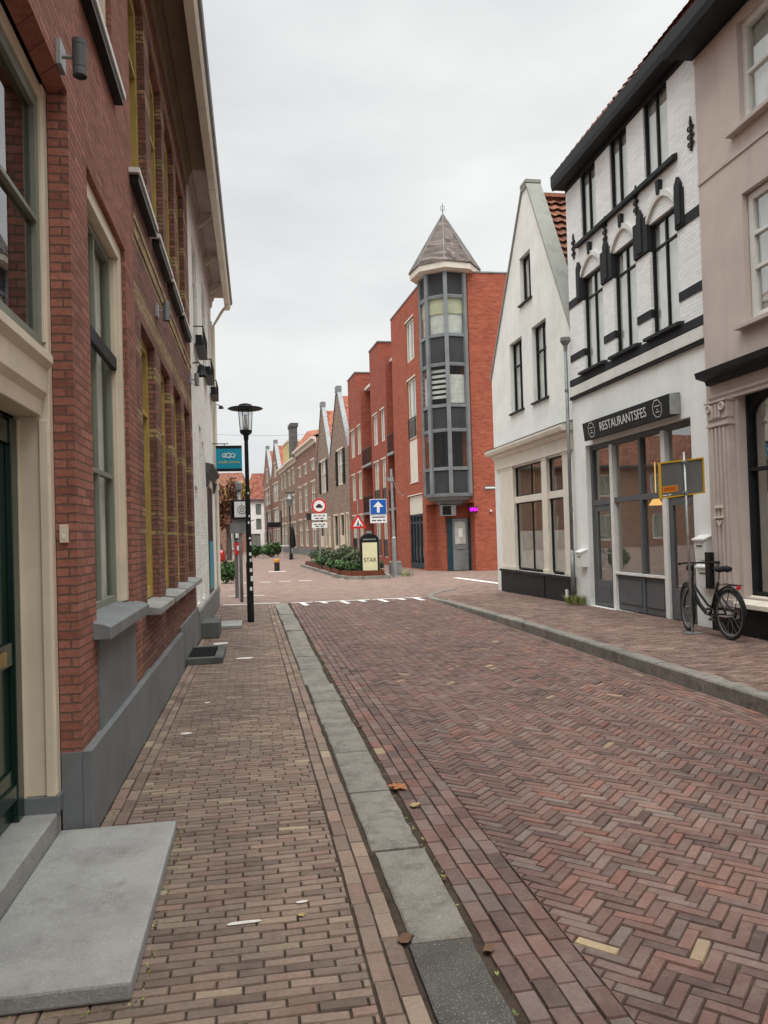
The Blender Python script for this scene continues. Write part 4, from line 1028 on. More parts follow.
# ---------------- R3 gabled white house
F3 = Fr((6.62, 0), (0, 1), (-1, 0))
H3 = thing('gabled_house', (6.62, 17.9, 0), 'old white plastered house with a steep pointed gable and cream shop windows', 'house')
out3 = [(15.14, 0), (20.66, 0), (20.66, 5.95), (17.76, 9.93), (17.44, 9.93), (15.14, 5.85)]
opg = [(18.16, 19.08, 4.66, 6.46, .18), (16.55, 17.46, 4.66, 6.46, .18), (17.40, 18.14, 7.20, 8.36, .18), (15.42, 20.10, .62, 3.26, .10)]
wall(F3, 15.14, 20.66, 0, 10.0, opg, back=8, outline=out3, top=False).build('wall', M['plGable'], H3, norm=False)
interior(F3, H3, 15.2, 20.6, 3.5, 5.9, o=-1.2)
interior(F3, H3, 15.2, 20.6, 0, 3.5, o=-1.6, mat='room')
interior(F3, H3, 16.6, 18.4, 5.9, 8.6, o=-1.0)
# parapet gable: coping and thickness
mb = MB(F3); th = .34
rake = [(20.70, 5.92), (17.78, 9.95), (17.42, 9.95), (15.12, 5.84)]
for (a0, z0), (a1, z1) in zip(rake[:-1], rake[1:]):
    mb.face([F3.P(a0, .04, z0), F3.P(a1, .04, z1), F3.P(a1, -th, z1), F3.P(a0, -th, z0)])
    mb.face([F3.P(a0, .04, z0 - .09), F3.P(a1, .04, z1 - .09), F3.P(a1, .04, z1), F3.P(a0, .04, z0)])
    mb.face([F3.P(a0, .001, z0 - .09), F3.P(a1, .001, z1 - .09), F3.P(a1, .04, z1 - .09), F3.P(a0, .04, z0 - .09)])
    mb.face([F3.P(a0, -th, z0 - .5), F3.P(a1, -th, z1 - .5), F3.P(a1, -th, z1), F3.P(a0, -th, z0)])
mb.box(17.40, 17.80, -th, .05, 9.952, 10.03); 
mb.face([F3.P(15.12, .04, 5.86), F3.P(15.12, -th, 5.86), F3.P(15.12, -th, 5.2), F3.P(15.12, .04, 5.5)])
mb.build('gable_coping', M['coping'], H3, norm=False)
mb = MB(F3); zr = 9.55; mid = 17.35
n = 22
for side in (15.05, 20.75):
    z_e = 5.35
    mb.face([F3.P(side, -th, z_e - .04), F3.P(side, -8, z_e - .04), F3.P(mid, -8, zr - .04), F3.P(mid, -th, zr - .04)])
    for i in range(n):
        t0, t1 = i / n, (i + 1) / n
        a0, z0, a1, z1 = lerp(side, mid, t0), lerp(z_e, zr, t0), lerp(side, mid, t1), lerp(z_e, zr, t1)
        pr = None
        for k in range(129):
            o_ = lerp(-th + .0, -8, k / 128) ; w_ = .022 * math.sin(k * math.pi / 2 + .6)
            sg_ = -1 if side < mid else 1
            p = (F3.P(a0 + sg_ * .03, o_, z0 + .04 + w_), F3.P(a1 - sg_ * .03, o_, z1 + .01 + w_))
            if pr: mb.face([pr[0], p[0], p[1], pr[1]])
            pr = p
mb.box(mid - .1, mid + .1, -8, -th, zr + .01, zr + .10)
mb.build('roof', M['tileBrown'], H3, norm=False)
for a, b, z0, z1, tt in ((18.16, 19.08, 4.68, 6.45, 5.85), (16.55, 17.46, 4.68, 6.45, 5.85), (17.40, 18.14, 7.22, 8.35, None)):
    mid_ = (a + b) / 2
    window(F3, H3, a, b, z0, z1, o=-.10, fm='anthra', fw=.045, th=.05, mull=(mid_,), trans=(tt,) if tt else (), mw=.04, curtain=('curtain', ((0, .5), (.53, 1))))
    mb = MB(F3); mb.extr([(-.12, z0 - .06), (.06, z0 - .06), (.06, z0 - .02), (-.12, z0)], a - .06, b + .06); mb.build('window_sill', M['anthra'], H3)
# shop front in cream
mb = MB(F3)
mb.extr([(.0, 3.30), (.07, 3.30), (.07, 3.58), (.12, 3.60), (.16, 3.66), (.16, 3.70), (0, 3.70)], 15.22, 20.45)
mb.extr([(0, 3.702), (.27, 3.702), (.30, 3.78), (.30, 3.83), (0, 3.90)], 15.18, 20.6)
mb.build('shop_cornice', M['creamlight'], H3)
MB(F3).extr([(.0, 3.902), (.29, 3.835), (.31, 3.85), (0, 3.93)], 15.17, 20.62).build('lead_flashing', M['zinc'], H3)
for a, b in ((19.06, 20.10), (16.74, 17.06), (15.42, 15.80)):
    mb = MB(F3); mb.box(a, b, -.10, .035, .72, 3.24); mb.box(a - .02, b + .02, -.10, .055, .62, .72); mb.box(a - .02, b + .02, -.1, .05, 3.24, 3.30)
    mb.build('post', M['creamlight'], H3, bevel=.005)
MB(F3).box(17.06, 19.06, -.10, .0, 2.34, 2.50).box(15.80, 16.74, -.10, .0, 2.34, 2.50).build('transom', M['creamlight'], H3, bevel=.004)
for a, b, mm in ((17.06, 19.06, (17.95,)), (15.80, 16.74, ())):
    window(F3, H3, a, b, 2.50, 3.26, o=-.05, fm='anthra', fw=.03, th=.04, mull=mm, mw=.03)
    w_ = window(F3, H3, a, b, .66, 2.34, o=-.05, fm='anthra', fw=.03, th=.04, mull=mm, mw=.03)
    MB(F3).quad([(a, -.10, .68), (b, -.10, .68), (b, -.10, 1.62), (a, -.10, 1.62)]).build('frosted_film', M['net'], w_, norm=False)
MB(F3).box(15.30, 20.2, .0, .06, 0, .56).box(15.28, 20.22, .0, .10, .562, .62).box(17.0, 17.1, .061, .075, .02, .56).build('plinth', M['anthra'], H3, bevel=.005)
mb = MB(F3)
for a, b in ((18.35, 18.62), (17.75, 18.0), (17.15, 17.3), (15.95, 16.2)): mb.box(a, b, -.32, -.30, 1.62, 3.2)
mb.build('amber_glow_panel', M['amberglow'], H3)  # coloured panels imitating the glow of amber lights inside
mb = MB(F3)
for a in (18.3, 18.75, 17.5, 16.2): mb.box(a - .05, a + .05, -1.5, -1.45, 1.7, 3.1)
mb.build('lit_shelf_edge', M['amber'], H3)
mb = MB(F3)
for a in (18.1, 17.3, 16.3): mb.box(a - .3, a + .3, -1.44, -1.1, .2, 2.2)
mb.build('shelf', M['wood'], H3)
MB(F3).box(15.62, 15.74, .062, .085, .16, .34).build('vent', M['white'], H3)
MB(F3).box(15.14, 15.30, 0, .02, 0, 3.6).build('corner_strip', M['white'], H3)
mailbox(14.72, .86, 'small white letterbox by the downpipe left of the restaurant door')

# ---------------- R4 orange red corner building
F4 = Fr((7.42, 33.14), (-.053, 1), (-1, -.053)); F5 = Fr((9.12, 31.4), (1, 0), (0, -1))
H4 = thing('corner_building', (8.8, 33, 0), 'modern orange red brick corner building with a grey glazed turret', 'building')
HT = 12.65
opl = [(1.20, 2.62, 9.70, 11.62, .10), (1.15, 2.62, 6.05, 8.85, .10), (1.15, 2.55, 4.05, 6.0, .04), (.55, 3.05, .02, 3.42, .14)]
mb = wall(F4, 0, 5.67, 0, HT, opl, back=3.5, ends=False, top=False)
mb.face([F4.P(5.67, 0, 0), F4.P(5.67, -6, 0), F4.P(5.67, -6, HT), F4.P(5.67, 0, HT)])
# right face
opr = [(1.28, 2.4, .10, 2.55, .12)]
wall(F5, 0, 9, 0, HT, opr, back=6, mb=mb, ends=False, top=False)
mb.face([F5.P(9, 0, 0), F5.P(9, -8, 0), F5.P(9, -8, HT), F5.P(9, 0, HT)])
# walls behind the turret and the entrance recess
a_, b_ = F4.P(0, 0, 0), F5.P(0, 0, 0)
c_ = F4.P(0, -.42, 0); d_ = (9.12, 32.2, 0)
for p, q, z0, z1 in ((a_, c_, 0, 2.9), (c_, (8.02, 32.22), 0, 2.9), ((8.02, 32.22), (8.10, 32.22), 0, 2.9), (d_, b_, 0, 2.9), (a_, b_, 2.9, HT)):
    mb.face([(p[0], p[1], z0), (q[0], q[1], z0), (q[0], q[1], z1), (p[0], p[1], z1)])
mb.face([(8.10, 32.22, 2.26), (9.12, 32.22, 2.26), (9.12, 32.22, 2.9), (8.10, 32.22, 2.9)])
mb.face([(a_[0], a_[1], 2.9), (b_[0], b_[1], 2.9), (9.12, 32.3, 2.9), (8.0, 32.5, 2.9)])
mb.face([F4.P(0, 0, HT - .03), F4.P(5.67, 0, HT - .03), F4.P(5.67, -8, HT - .03), (18, 38, HT - .03), (18.1, 31.4, HT - .03), F5.P(0, 0, HT - .03)])
mb.build('wall', M['brickR4'], H4, norm=False)
mb = MB(); mb.face([F4.P(.1, -.5, 0)[:2] + (0,), F4.P(5.6, -.5, 0), F4.P(5.6, -.5, 12), F4.P(.1, -.5, 12)]); mb.face([F5.P(.1, -.5, 0), F5.P(3, -.5, 0), F5.P(3, -.5, 12), F5.P(.1, -.5, 12)]); mb.build('unlit_backing', M['dark_room'], H4, norm=False)  # dark sheets painted as the unlit rooms behind both faces
mb = MB(F4); mb.box(0.02, 5.70, -.3, .03, HT, HT + .06); mb.build('parapet_cap', M['zinc'], H4)
MB(F5).box(0, 9, -.3, .03, HT, HT + .06).build('parapet_cap', M['zinc'], H4)
def rwin(F, root, a, b, z0, z1, fm='creamlight', rail=False, n=2, o=-.05, cur='curtain', hd=True):
    w_ = window(F, root, a, b, z0, z1, o=o, fm=fm, fw=.09, th=.05, mull=((a + b) / 2,) if n == 2 else (), curtain=(cur, ((0, .42), (.58, 1))))
    if rail:
        mb = MB(F); mb.box(a, b, .01, .03, z0 + .95, z0 + .99); mb.box(a, b, .01, .03, z0 + .08, z0 + .11)
        k = a
        while k < b: mb.box(k, k + .02, .012, .028, z0 + .11, z0 + .95); k += .12
        mb.build('railing', M['black'], w_)
    if hd: MB(F).box(a - .04, b + .04, -.05, .03, z1, z1 + .07).build('lintel', M['creamlight'], w_)
    return w_
rwin(F4, H4, 1.20, 2.62, 9.70, 11.62, rail=False)
rwin(F4, H4, 1.15, 2.62, 6.05, 8.85, rail=True)
MB(F4).box(1.15, 2.55, -.04, -.015, 4.05, 6.0).box(1.1, 2.6, -.035, .03, 4.0, 4.05).build('pale_panel', M['creamlight'], H4)
mb = MB(F4); mb.box(.55, 3.05, -.12, -.06, 2.55, 3.40); mb.build('fascia_panel', M['creamlight'], H4)
MB(F4).box(.5, 3.1, 0, .03, 3.42, 3.47).build('lintel', M['creamlight'], H4)
mb = MB(F4)
for a, b in ((.55, 1.3), (1.34, 1.92), (1.96, 2.5), (2.54, 3.05)): mb.box(a, a + .07, -.13, -.07, .02, 2.54); mb.box(b - .07, b, -.13, -.07, .02, 2.54); mb.box(a + .07, b - .07, -.13, -.07, .02, .3); mb.box(a + .07, b - .07, -.13, -.07, 2.1, 2.2); mb.box(a + .07, b - .07, -.13, -.07, 2.46, 2.54)
d_ = mb.build('door', M['petrol'], H4); MB(F4).quad([(.6, -.11, .1), (3.0, -.11, .1), (3.0, -.11, 2.5), (.6, -.11, 2.5)]).build('pane', M['glass'], d_, norm=False)
w_ = window(F5, H4, 1.28, 2.4, .10, 2.55, o=-.05, fm='creamlight', fw=.07, th=.05, trans=(2.05,), mull=(1.84,), curtain=('net', ((0, .6),)))
# corner door under the turret
mb = MB(); mb.box(8.10, 8.32, 32.1, 32.2, .0, 2.26); mb.box(9.0, 9.12, 32.1, 32.2, .0, 2.26); mb.build('door_frame', M['petrol'], H4)
mb = MB(); mb.box(8.32, 9.0, 32.12, 32.18, .03, 2.24); d_ = mb.build('door', M['steelgrey'], H4)
mb = MB(); mb.box(8.42, 8.9, 32.095, 32.118, 1.15, 2.1); mb.build('pane', M['net'], d_)
MB().box(8.58, 8.76, 32.08, 32.094, 1.45, 1.82).build('notice', M['letterwhite'], d_)
MB().box(8.50, 8.86, 32.07, 32.118, .95, 1.0).build('letter_flap', M['galv'], d_)
MB().tube([(8.40, 32.12, 1.1), (8.40, 32.06, 1.1), (8.50, 32.06, 1.1)], .014).build('handle', M['galv'], d_)
t_ = thing('air_conditioner', (8.05, 32.0, 2.4), 'boxy grey air conditioner above the corner door', 'air conditioner')
mb = MB(); mb.box(7.78, 8.42, 31.75, 32.1, 2.36, 2.82); mb.build('casing', M['galv'], t_, bevel=.01)
mb = MB()
mb.box(7.82, 8.2, 31.742, 31.749, 2.4, 2.78); mb.build('fan_grille', M['black'], t_)
t_ = thing('neon_sign', (8.95, 31.5, 2.6), 'small glowing magenta sign beside the corner door', 'lit sign')
MB().box(8.86, 9.22, 31.25, 31.33, 2.46, 2.70).build('casing', M['black'], t_)
text_mesh('lettering', 'OPEN', (9.04, 31.245, 2.58), (1, 0, 0), (0, 0, 1), .15, M['magenta'], t_, width=.32, depth=.01)
t_ = thing('street_name_plate', (9.8, 31.38, 3.4), 'dark street name plate with white letters on the orange red wall', 'street sign')
MB(F5).box(.46, 1.02, 0, .02, 3.42, 3.58).build('plate', M['signback'], t_)
MB(F5).box(.50, .98, .021, .024, 3.47, 3.53).build('lettering', M['letterwhite'], t_)
t_ = thing('wall_lamp', (9.7, 31.38, 2.8), 'small white lamp on the orange red wall below the street name plate', 'wall lamp')
MB(F5).box(.66, .74, 0, .10, 2.48, 2.56).build('lamp_body', M['signwhite'], t_, bevel=.01)
# the turret: octagonal oriel
cx, cy, Rt = 8.36, 32.25, 1.14; n8 = 8; th0 = R(-90) - math.atan2(8.2, 32.25)
def octo(r_, z): return [(cx + r_ * math.cos(th0 + 2 * math.pi * k / n8), cy + r_ * math.sin(th0 + 2 * math.pi * k / n8), z) for k in range(n8)]
t4 = MB(); rings = [octo(.35, 2.78), octo(.62, 2.86), octo(.70, 2.95), octo(.98, 3.02), octo(1.04, 3.12), octo(1.16, 3.16), octo(1.18, 3.26)]
for a, b in zip(rings[:-1], rings[1:]):
    for k in range(n8): t4.face([a[k], a[(k + 1) % n8], b[(k + 1) % n8], b[k]])
t4.face(rings[-1])
t4.build('turret_base', M['steelgrey'], H4)
bands = [(3.26, 4.30, 0), (4.30, 5.98, 1), (5.98, 6.95, 0), (6.95, 8.75, 1), (8.75, 9.92, 0), (9.92, 11.62, 1), (11.62, 12.60, 0)]
yb_ = MB(); fr = MB(); pn = []; gl_ = []; cu_ = MB(); rm = MB()
for k in range(n8):
    for z0, z1, gz in bands:
        a, b = octo(Rt, z0)[k], octo(Rt, z0)[(k + 1) % n8]; e = Vector((b[0] - a[0], b[1] - a[1], 0)); L_ = e.length; e.normalize(); nn = Vector((e.y, -e.x, 0))
        Fk = Fr(a, e, nn)
        if gz:
            fr.box(.05, .09, -.04, .0, z0 + .04, z1 - .04, Fk); fr.box(L_ - .09, L_ - .05, -.04, .0, z0 + .04, z1 - .04, Fk); fr.box(.09, L_ - .09, -.04, 0, z0 + .04, z0 + .10, Fk); fr.box(.09, L_ - .09, -.04, 0, z1 - .10, z1 - .04, Fk)
            gl_.append(MB().quad([(.08, -.02, z0 + .08), (L_ - .08, -.02, z0 + .08), (L_ - .08, -.02, z1 - .08), (.08, -.02, z1 - .08)], Fk))
            if z0 > 9:
                yb_.quad([(.08, -.10, z0 + .95), (L_ - .08, -.10, z0 + .95), (L_ - .08, -.10, z1 - .08), (.08, -.10, z1 - .08)], Fk); cu_.quad([(.08, -.14, z0 + .08), (L_ - .08, -.14, z0 + .08), (L_ - .08, -.14, z0 + 1.0), (.08, -.14, z0 + 1.0)], Fk)
            elif z0 > 6:
                for q in range(6): cu_.quad([(.08, -.12, z0 + .35 + .22 * q), (L_ - .08, -.12, z0 + .35 + .22 * q), (L_ - .08, -.12, z0 + .47 + .22 * q), (.08, -.12, z0 + .47 + .22 * q)], Fk) if k % 2 else cu_.quad([(.08, -.12, z0 + .15 + .2 * q), (L_ - .08, -.12, z0 + .15 + .2 * q), (L_ - .08, -.12, z0 + .345 + .2 * q), (.08, -.12, z0 + .345 + .2 * q)], Fk)
        else:
            pn.append(MB().quad([(.05, -.035, z0 + .03), (L_ - .05, -.035, z0 + .03), (L_ - .05, -.035, z1 - .03), (.05, -.035, z1 - .03)], Fk))
        rm.quad([(.0, -.5, z0), (L_, -.5, z0), (L_, -.5, z1), (.0, -.5, z1)], Fk)
mu = MB()
for k in range(n8):
    p = octo(Rt, 0)[k]; d = Vector((p[0] - cx, p[1] - cy, 0)).normalized(); q = Vector((-d.y, d.x, 0)); Fk = Fr(p, q, d)
    mu.box(-.085, .085, -.07, .035, 3.262, 12.62, Fk)
for z0, z1, gz in bands:
    for k in range(n8):
        a, b = octo(Rt, z0)[k], octo(Rt, z0)[(k + 1) % n8]; e = Vector((b[0] - a[0], b[1] - a[1], 0)); L_ = e.length; Fk = Fr(a, e, (e.y, -e.x))
        mu.box(.09, L_ - .09, -.05, .012, z0 - .035, z0 + .035, Fk)
mu.build('turret_mullions', M['steelgrey'], H4); [q.build('turret_panel', M['panelgrey'], H4, norm=False) for q in pn]
tw = fr.build('turret_window', M['steelgrey'], H4); [q.build('pane', M['glass'], tw, norm=False) for q in gl_]; cu_.build('curtain', M['curtain'], tw, norm=False); yb_.build('blind', M['yellowblind'], tw, norm=False)
rm.build('turret_room', M['dark_room'], H4, norm=False)  # dark backing painted as the unlit inside of the turret
mb = MB(); e0, e1, e2 = octo(1.20, 12.60), octo(1.50, 12.66), octo(1.52, 12.90)
for a, b in ((octo(.9, 12.60), e0), (e0, e1), (e1, e2)):
    for k in range(n8): mb.face([a[k], a[(k + 1) % n8], b[(k + 1) % n8], b[k]])
mb.build('turret_cornice', M['creamlight'], H4)
mb = MB(); r0, r1 = octo(1.56, 12.905), octo(.02, 15.45); r00 = octo(1.56, 12.95)
for k in range(n8): mb.face([r0[k], r0[(k + 1) % n8], r00[(k + 1) % n8], r00[k]]); mb.face([r00[k], r00[(k + 1) % n8], r1[(k + 1) % n8], r1[k]])
ts = mb.build('turret_roof', M['slate'], H4)
mb = MB(); mb.tube([(cx, cy, 15.35), (cx, cy, 15.95)], [.03, .012], 8); mb.torus((cx, cy, 15.75), (1, 0, 0), (0, 0, 1), .09, .012, 16, 5); mb.tube([(cx - .12, cy, 15.62), (cx + .12, cy, 15.62)], .01, 6)
for k in range(n8): mb.tube([octo(1.555, 12.96)[k], octo(.03, 15.46)[k]], .018, 5)
mb.build('finial', M['zinc'], ts)

# ---------------- R5 red apartment bays
def bayhouse(label, s0, s1, r0, wins, ztop, pier, hip):
    H = thing('apartment_block', F4.P((s0 + s1) / 2, 0, 0), label, 'building')
    mb = wall(F4, s0, s1, 0, ztop, wins, back=6, depth=.1); 
    mb.box(pier[0], pier[1], -1.1, -.001, ztop, ztop + 1.15, F4)
    # recessed strip nearer the camera
    wall(F4, r0, s0, 0, ztop - .6, [(r0 + .15, s0 - .15, z, z + 2.1, .1) for z in (.2, 3.1, 6.0, 8.9) if z + 2.1 < ztop - .6], back=6, mb=mb, o=-.75, ends=False, top=True)
    mb.build('wall', M['brickR5'], H, norm=False)
    mb = MB(F4); mb.quad([(r0, -1.2, 0), (s1, -1.2, 0), (s1, -1.2, ztop - .7), (r0, -1.2, ztop - .7)]); mb.build('unlit_backing', M['dark_room'], H, norm=False)  # dark sheet painted as the unlit flats
    MB(F4).box(pier[0] - .05, pier[1] + .05, -1.15, .04, ztop + 1.15, ztop + 1.22).build('pier_cap', M['zinc'], H)
    for w in wins: rwin(F4, H, *w[:4], rail=w[3] - w[2] > 1.9, n=1 if w[1] - w[0] < 1.2 else 2)
    for z in (.2, 3.1, 6.0, 8.9):
        if z + 2.1 > ztop - .6: continue
        window(F4, H, r0 + .15, s0 - .15, z, z + 2.1, o=-.80, fm='creamlight', fw=.08, mull=((r0 + s0) / 2,), curtain=('curtain', ((0, .5),)))
        if z > 1:
            mb = MB(F4); mb.box(r0 + .03, s0 - .01, -.74, .05, z - .2, z - .06); b_ = mb.build('balcony', M['galv'], H)
            mb = MB(F4); mb.box(r0 + .03, s0 - .01, .02, .045, z + .85, z + .9); k = r0 + .05
            while k < s0 - .03: mb.box(k, k + .02, .025, .04, z - .058, z + .85); k += .13
            mb.build('railing', M['black'], b_)
    mb = MB(F4)   # dark roof slab with white eave over the recess
    mb.quad([(r0, -.4, ztop - .1), (s1, -.4, ztop - .1), (s1, -3.5, ztop + 1.3), (r0, -3.5, ztop + 1.3)]); mb.quad([(r0, -3.5, ztop + 1.3), (s1, -3.5, ztop + 1.3), (s1, -6, ztop), (r0, -6, ztop)])
    mb.build('roof', M['panelgrey'], H, norm=False)
    MB(F4).box(r0 + .02, s0 - .02, -.9, -.25, ztop - .35, ztop - .2).build('eave', M['white'], H)
    return H
G1 = bayhouse('deep red brick apartment block with balconies, right beside the orange red corner building', 7.2, 11.33, 5.72,
    [(7.8, 8.75, 6.75, 8.5), (9.6, 10.8, 6.75, 8.5), (7.8, 8.75, 3.2, 5.78), (9.5, 10.8, 3.2, 5.78), (7.8, 8.75, .4, 2.95), (9.5, 10.8, .4, 2.95)], 11.2, (8.9, 11.33), 1)
G2 = bayhouse('deep red brick apartment block with a stepped pier, farther one next to the brown gables', 14.3, 18.8, 11.38,
    [(14.7, 15.9, 6.8, 8.6), (16.8, 18.2, 6.8, 8.6), (14.7, 15.9, 3.95, 5.65), (16.8, 18.2, 3.95, 5.65), (14.7, 15.9, .5, 2.95), (16.8, 18.2, .5, 2.95)], 11.0, (16.0, 18.8), 1)
t_ = tag(MB().tube([F4.P(6.9, -.69, 0.02), F4.P(6.9, -.69, 10.2)], .05, 8).build('downpipe', M['zinc']), 'long grey downpipe down the recess of the deep red apartment block', 'drainpipe')

# ---------------- far row
F6 = Fr((6.42, 51.94), (-.087, 1), (-1, -.087))
def gabled(label, s0, s1, zs, za, wins, doors, wall_m='brickGable', roof_m='tileOrange', cop=.4):
    H = thing('gabled_house', F6.P((s0 + s1) / 2, 0, 0), label, 'house')
    m = (s0 + s1) / 2; hw = .35
    out = [(s0, 0), (s1, 0), (s1, zs), (m + hw, za), (m - hw, za), (s0, zs)]
    wall(F6, s0, s1, 0, za, [(*w[:4], .12) for w in wins] + [(*d, .15) for d in doors], back=9, outline=out, top=False).build('wall', M[wall_m], H, norm=False)
    interior(F6, H, s0 + .1, s1 - .1, 0, zs, o=-.7)
    mb = MB(F6); r = [(s1 + .03, zs), (m + hw, za + .03), (m - hw, za + .03), (s0 - .03, zs)]
    for (a0, z0), (a1, z1) in zip(r[:-1], r[1:]):
        mb.face([F6.P(a0, .05, z0), F6.P(a1, .05, z1), F6.P(a1, -cop, z1), F6.P(a0, -cop, z0)]); mb.face([F6.P(a0, .05, z0 - .15), F6.P(a1, .05, z1 - .15), F6.P(a1, .05, z1), F6.P(a0, .05, z0)]); mb.face([F6.P(a0, -cop, z0 - .8), F6.P(a1, -cop, z1 - .8), F6.P(a1, -cop, z1), F6.P(a0, -cop, z0)])
    mb.box(m - hw - .02, m + hw + .02, -cop, .08, za + .035, za + .45); mb.build('gable_coping', M['zinc'], H, norm=False)
    mb = MB(F6)
    for a in (s0, s1): mb.quad([(a, -cop, zs - .1), (m, -cop, za - .22), (m, -9, za - .22), (a, -9, zs - .1)])
    mb.build('roof', M[roof_m], H, norm=False)
    for w in wins:
        n = w[4] if len(w) > 4 else 2
        a, b = w[0], w[1]; q = [lerp(a, b, k / n) for k in range(1, n)]
        window(F6, H, a, b, w[2], w[3], o=-.04, fm='creamlight', fw=.1, th=.06, mw=.09, mull=q, trans=((w[2] * .4 + w[3] * .6),), curtain=('curtain', ((.05, .4), (.6, .95))))
        if len(w) > 5:
            MB(F6).box(a - .75, a - .05, 0, .05, w[2], w[3]).box(b + .05, b + .75, 0, .05, w[2], w[3]).build('shutter', M['shutter'], H)
        MB(F6).box(a - .08, b + .08, .0, .06, w[3], w[3] + .12).build('lintel', M['creamlight'], H)
    for d in doors:
        mb = MB(F6); mb.box(d[0], d[0] + .12, -.1, .02, d[2], d[3]); mb.box(d[1] - .12, d[1], -.1, .02, d[2], d[3]); mb.box(d[0] + .12, d[1] - .12, -.1, .02, d[3] - .12, d[3]); mb.box(d[0] + .12, d[1] - .12, -.1, -.03, d[2], d[2] + .9)
        o_ = mb.build('shopfront_frame', M['cream'], H); MB(F6).quad([(d[0] + .1, -.06, d[2]), (d[1] - .1, -.06, d[2]), (d[1] - .1, -.06, d[3]), (d[0] + .1, -.06, d[3])]).build('pane', M['glass'], o_, norm=False)
    MB(F6).box(s0 + .02, s1 - .02, 0, .04, 0, .5).build('plinth', M['plinthgrey'], H)
    return H
gabled('grey brown brick house with steep gable and dark shutters, next to the deep red block', 0.3, 7.25, 7.8, 12.1, [(2.3, 4.2, 5.35, 7.85, 2, 1)], [(.7, 1.7, .05, 3.3), (2.3, 3.9, .8, 3.3), (4.6, 6.4, .05, 3.3)], cop=.28)
gabled('grey brown brick house with steep gable, second from the deep red block', 7.3, 13.45, 7.7, 12.1, [(9.1, 11.5, 5.2, 7.75, 3, 1)], [(7.7, 8.6, .8, 3.2), (9.0, 10.1, .05, 3.2), (10.7, 12.7, .8, 3.2)], cop=.28)
def flat(label, s0, s1, zt, rows, wall_m='brickFar', roof_m='tileOrange', cm='creamlight', rise=1.8, ridge=4, hip=0):
    H = thing('terraced_house', F6.P((s0 + s1) / 2, 0, 0), label, 'house')
    wins = [(a, b, z0, z1) for z0, z1, cs in rows for a, b in cs]
    wall(F6, s0, s1, 0, zt, [(*w, .12) for w in wins], back=9).build('wall', M[wall_m], H, norm=False)
    interior(F6, H, s0, s1, 0, zt, o=-.7)
    for w in wins:
        window(F6, H, *w, o=-.04, fm='creamlight', fw=.12, th=.06, mw=.09, mull=((w[0] + w[1]) / 2,), trans=((w[2] * .4 + w[3] * .6),) if w[3] - w[2] > 1.2 else (), curtain=('net', ((.05, .45), (.6, .95))))
        MB(F6).box(w[0] - .08, w[1] + .08, .0, .06, w[3], w[3] + .12).build('lintel', M['creamlight'], H)
    MB(F6).extr([(0, zt - .35), (.08, zt - .35), (.12, zt - .1), (.4, zt - .02), (.4, zt + .15), (0, zt + .15)], s0, s1).build('cornice', M[cm], H)
    mb = MB(F6); mb.quad([(s0, .3, zt + .16), (s1, .3, zt + .16), (s1, -ridge, zt + rise + hip), (s0, -ridge, zt + rise)]); mb.quad([(s0, -ridge, zt + rise), (s1, -ridge, zt + rise + hip), (s1, -9, zt), (s0, -9, zt)])
    for a, hz in ((s0 + .02, 0), (s1 - .02, hip)): mb.face([F6.P(a, 0, zt), F6.P(a, -9, zt), F6.P(a, -ridge, zt + rise + hz)])
    mb.build('roof', M[roof_m], H, norm=False)
    MB(F6).box(s0 + .02, s1 - .02, 0, .04, 0, .6).build('plinth', M['plinthgrey'], H)
    return H
H7 = flat('red brown brick terraced house with a pale cornice and orange tiled roof', 13.5, 25.9, 10.05, [(7.5, 8.4, [(14.6, 16.4), (19.0, 20.6), (22.6, 24.4)]), (4.05, 6.5, [(14.4, 16.6), (18.9, 20.9), (22.4, 24.6)]), (.8, 3.3, [(14.4, 16.8), (18.9, 21.0), (22.4, 24.6)])], rise=.9, ridge=1.2, hip=1.4)
ch = MB(F6); ch.box(28.6, 30.8, -.6, .02, 9.5, 13.2); ch.box(28.5, 30.9, -.7, .1, 13.2, 13.6); ch.build('chimney', M['stonedark'], H7)
H8 = flat('dull brown brick terraced house left of the big chimney', 26.0, 33.2, 9.6, [(7.2, 8.8, [(27.4, 29.0), (30.6, 32.2)]), (4.1, 6.0, [(27.4, 29.0), (30.6, 32.2)]), (.3, 3.2, [(27.0, 29.2), (30.4, 32.4)])], wall_m='brickGable', rise=1.0)
MB(F6).box(32.2, 36.6, -1.5, -.1, 9.8, 12.1).build('roof_extension', M['plYellow'], H8)
MB(F6).box(32.1, 36.7, -1.6, .0, 12.1, 12.3).build('roof_edge', M['creamlight'], H8)
H9 = flat('narrow dull brown terraced house with white cornice before the pointed gables', 33.3, 40.2, 9.5, [(7.2, 8.8, [(34.6, 36.0), (37.4, 38.8)]), (4.1, 6.0, [(34.6, 36.0), (37.4, 38.8)]), (.3, 3.2, [(34.2, 36.4), (37.2, 39.2)])], wall_m='brickGable', rise=1.0)
gabled('far pointed gable house, nearer one of the last two', 40.3, 49.0, 9.3, 13.4, [(43.6, 45.6, 9.2, 10.9), (42.0, 47.4, 6.2, 8.4, 4), (42.0, 47.4, 3.4, 5.3, 4)], [(41.4, 44.0, .1, 2.8), (45.2, 48.0, .1, 2.8)], wall_m='brickFar')
gabled('far pointed gable house, last of the right hand row', 49.1, 59.5, 9.3, 13.8, [(53.2, 55.2, 9.2, 11.0), (51.0, 57.4, 6.2, 8.4, 4), (51.0, 57.4, 3.4, 5.3, 4)], [(50.4, 53.6, .1, 2.8), (55.2, 58.4, .1, 2.8)], wall_m='brickFar')
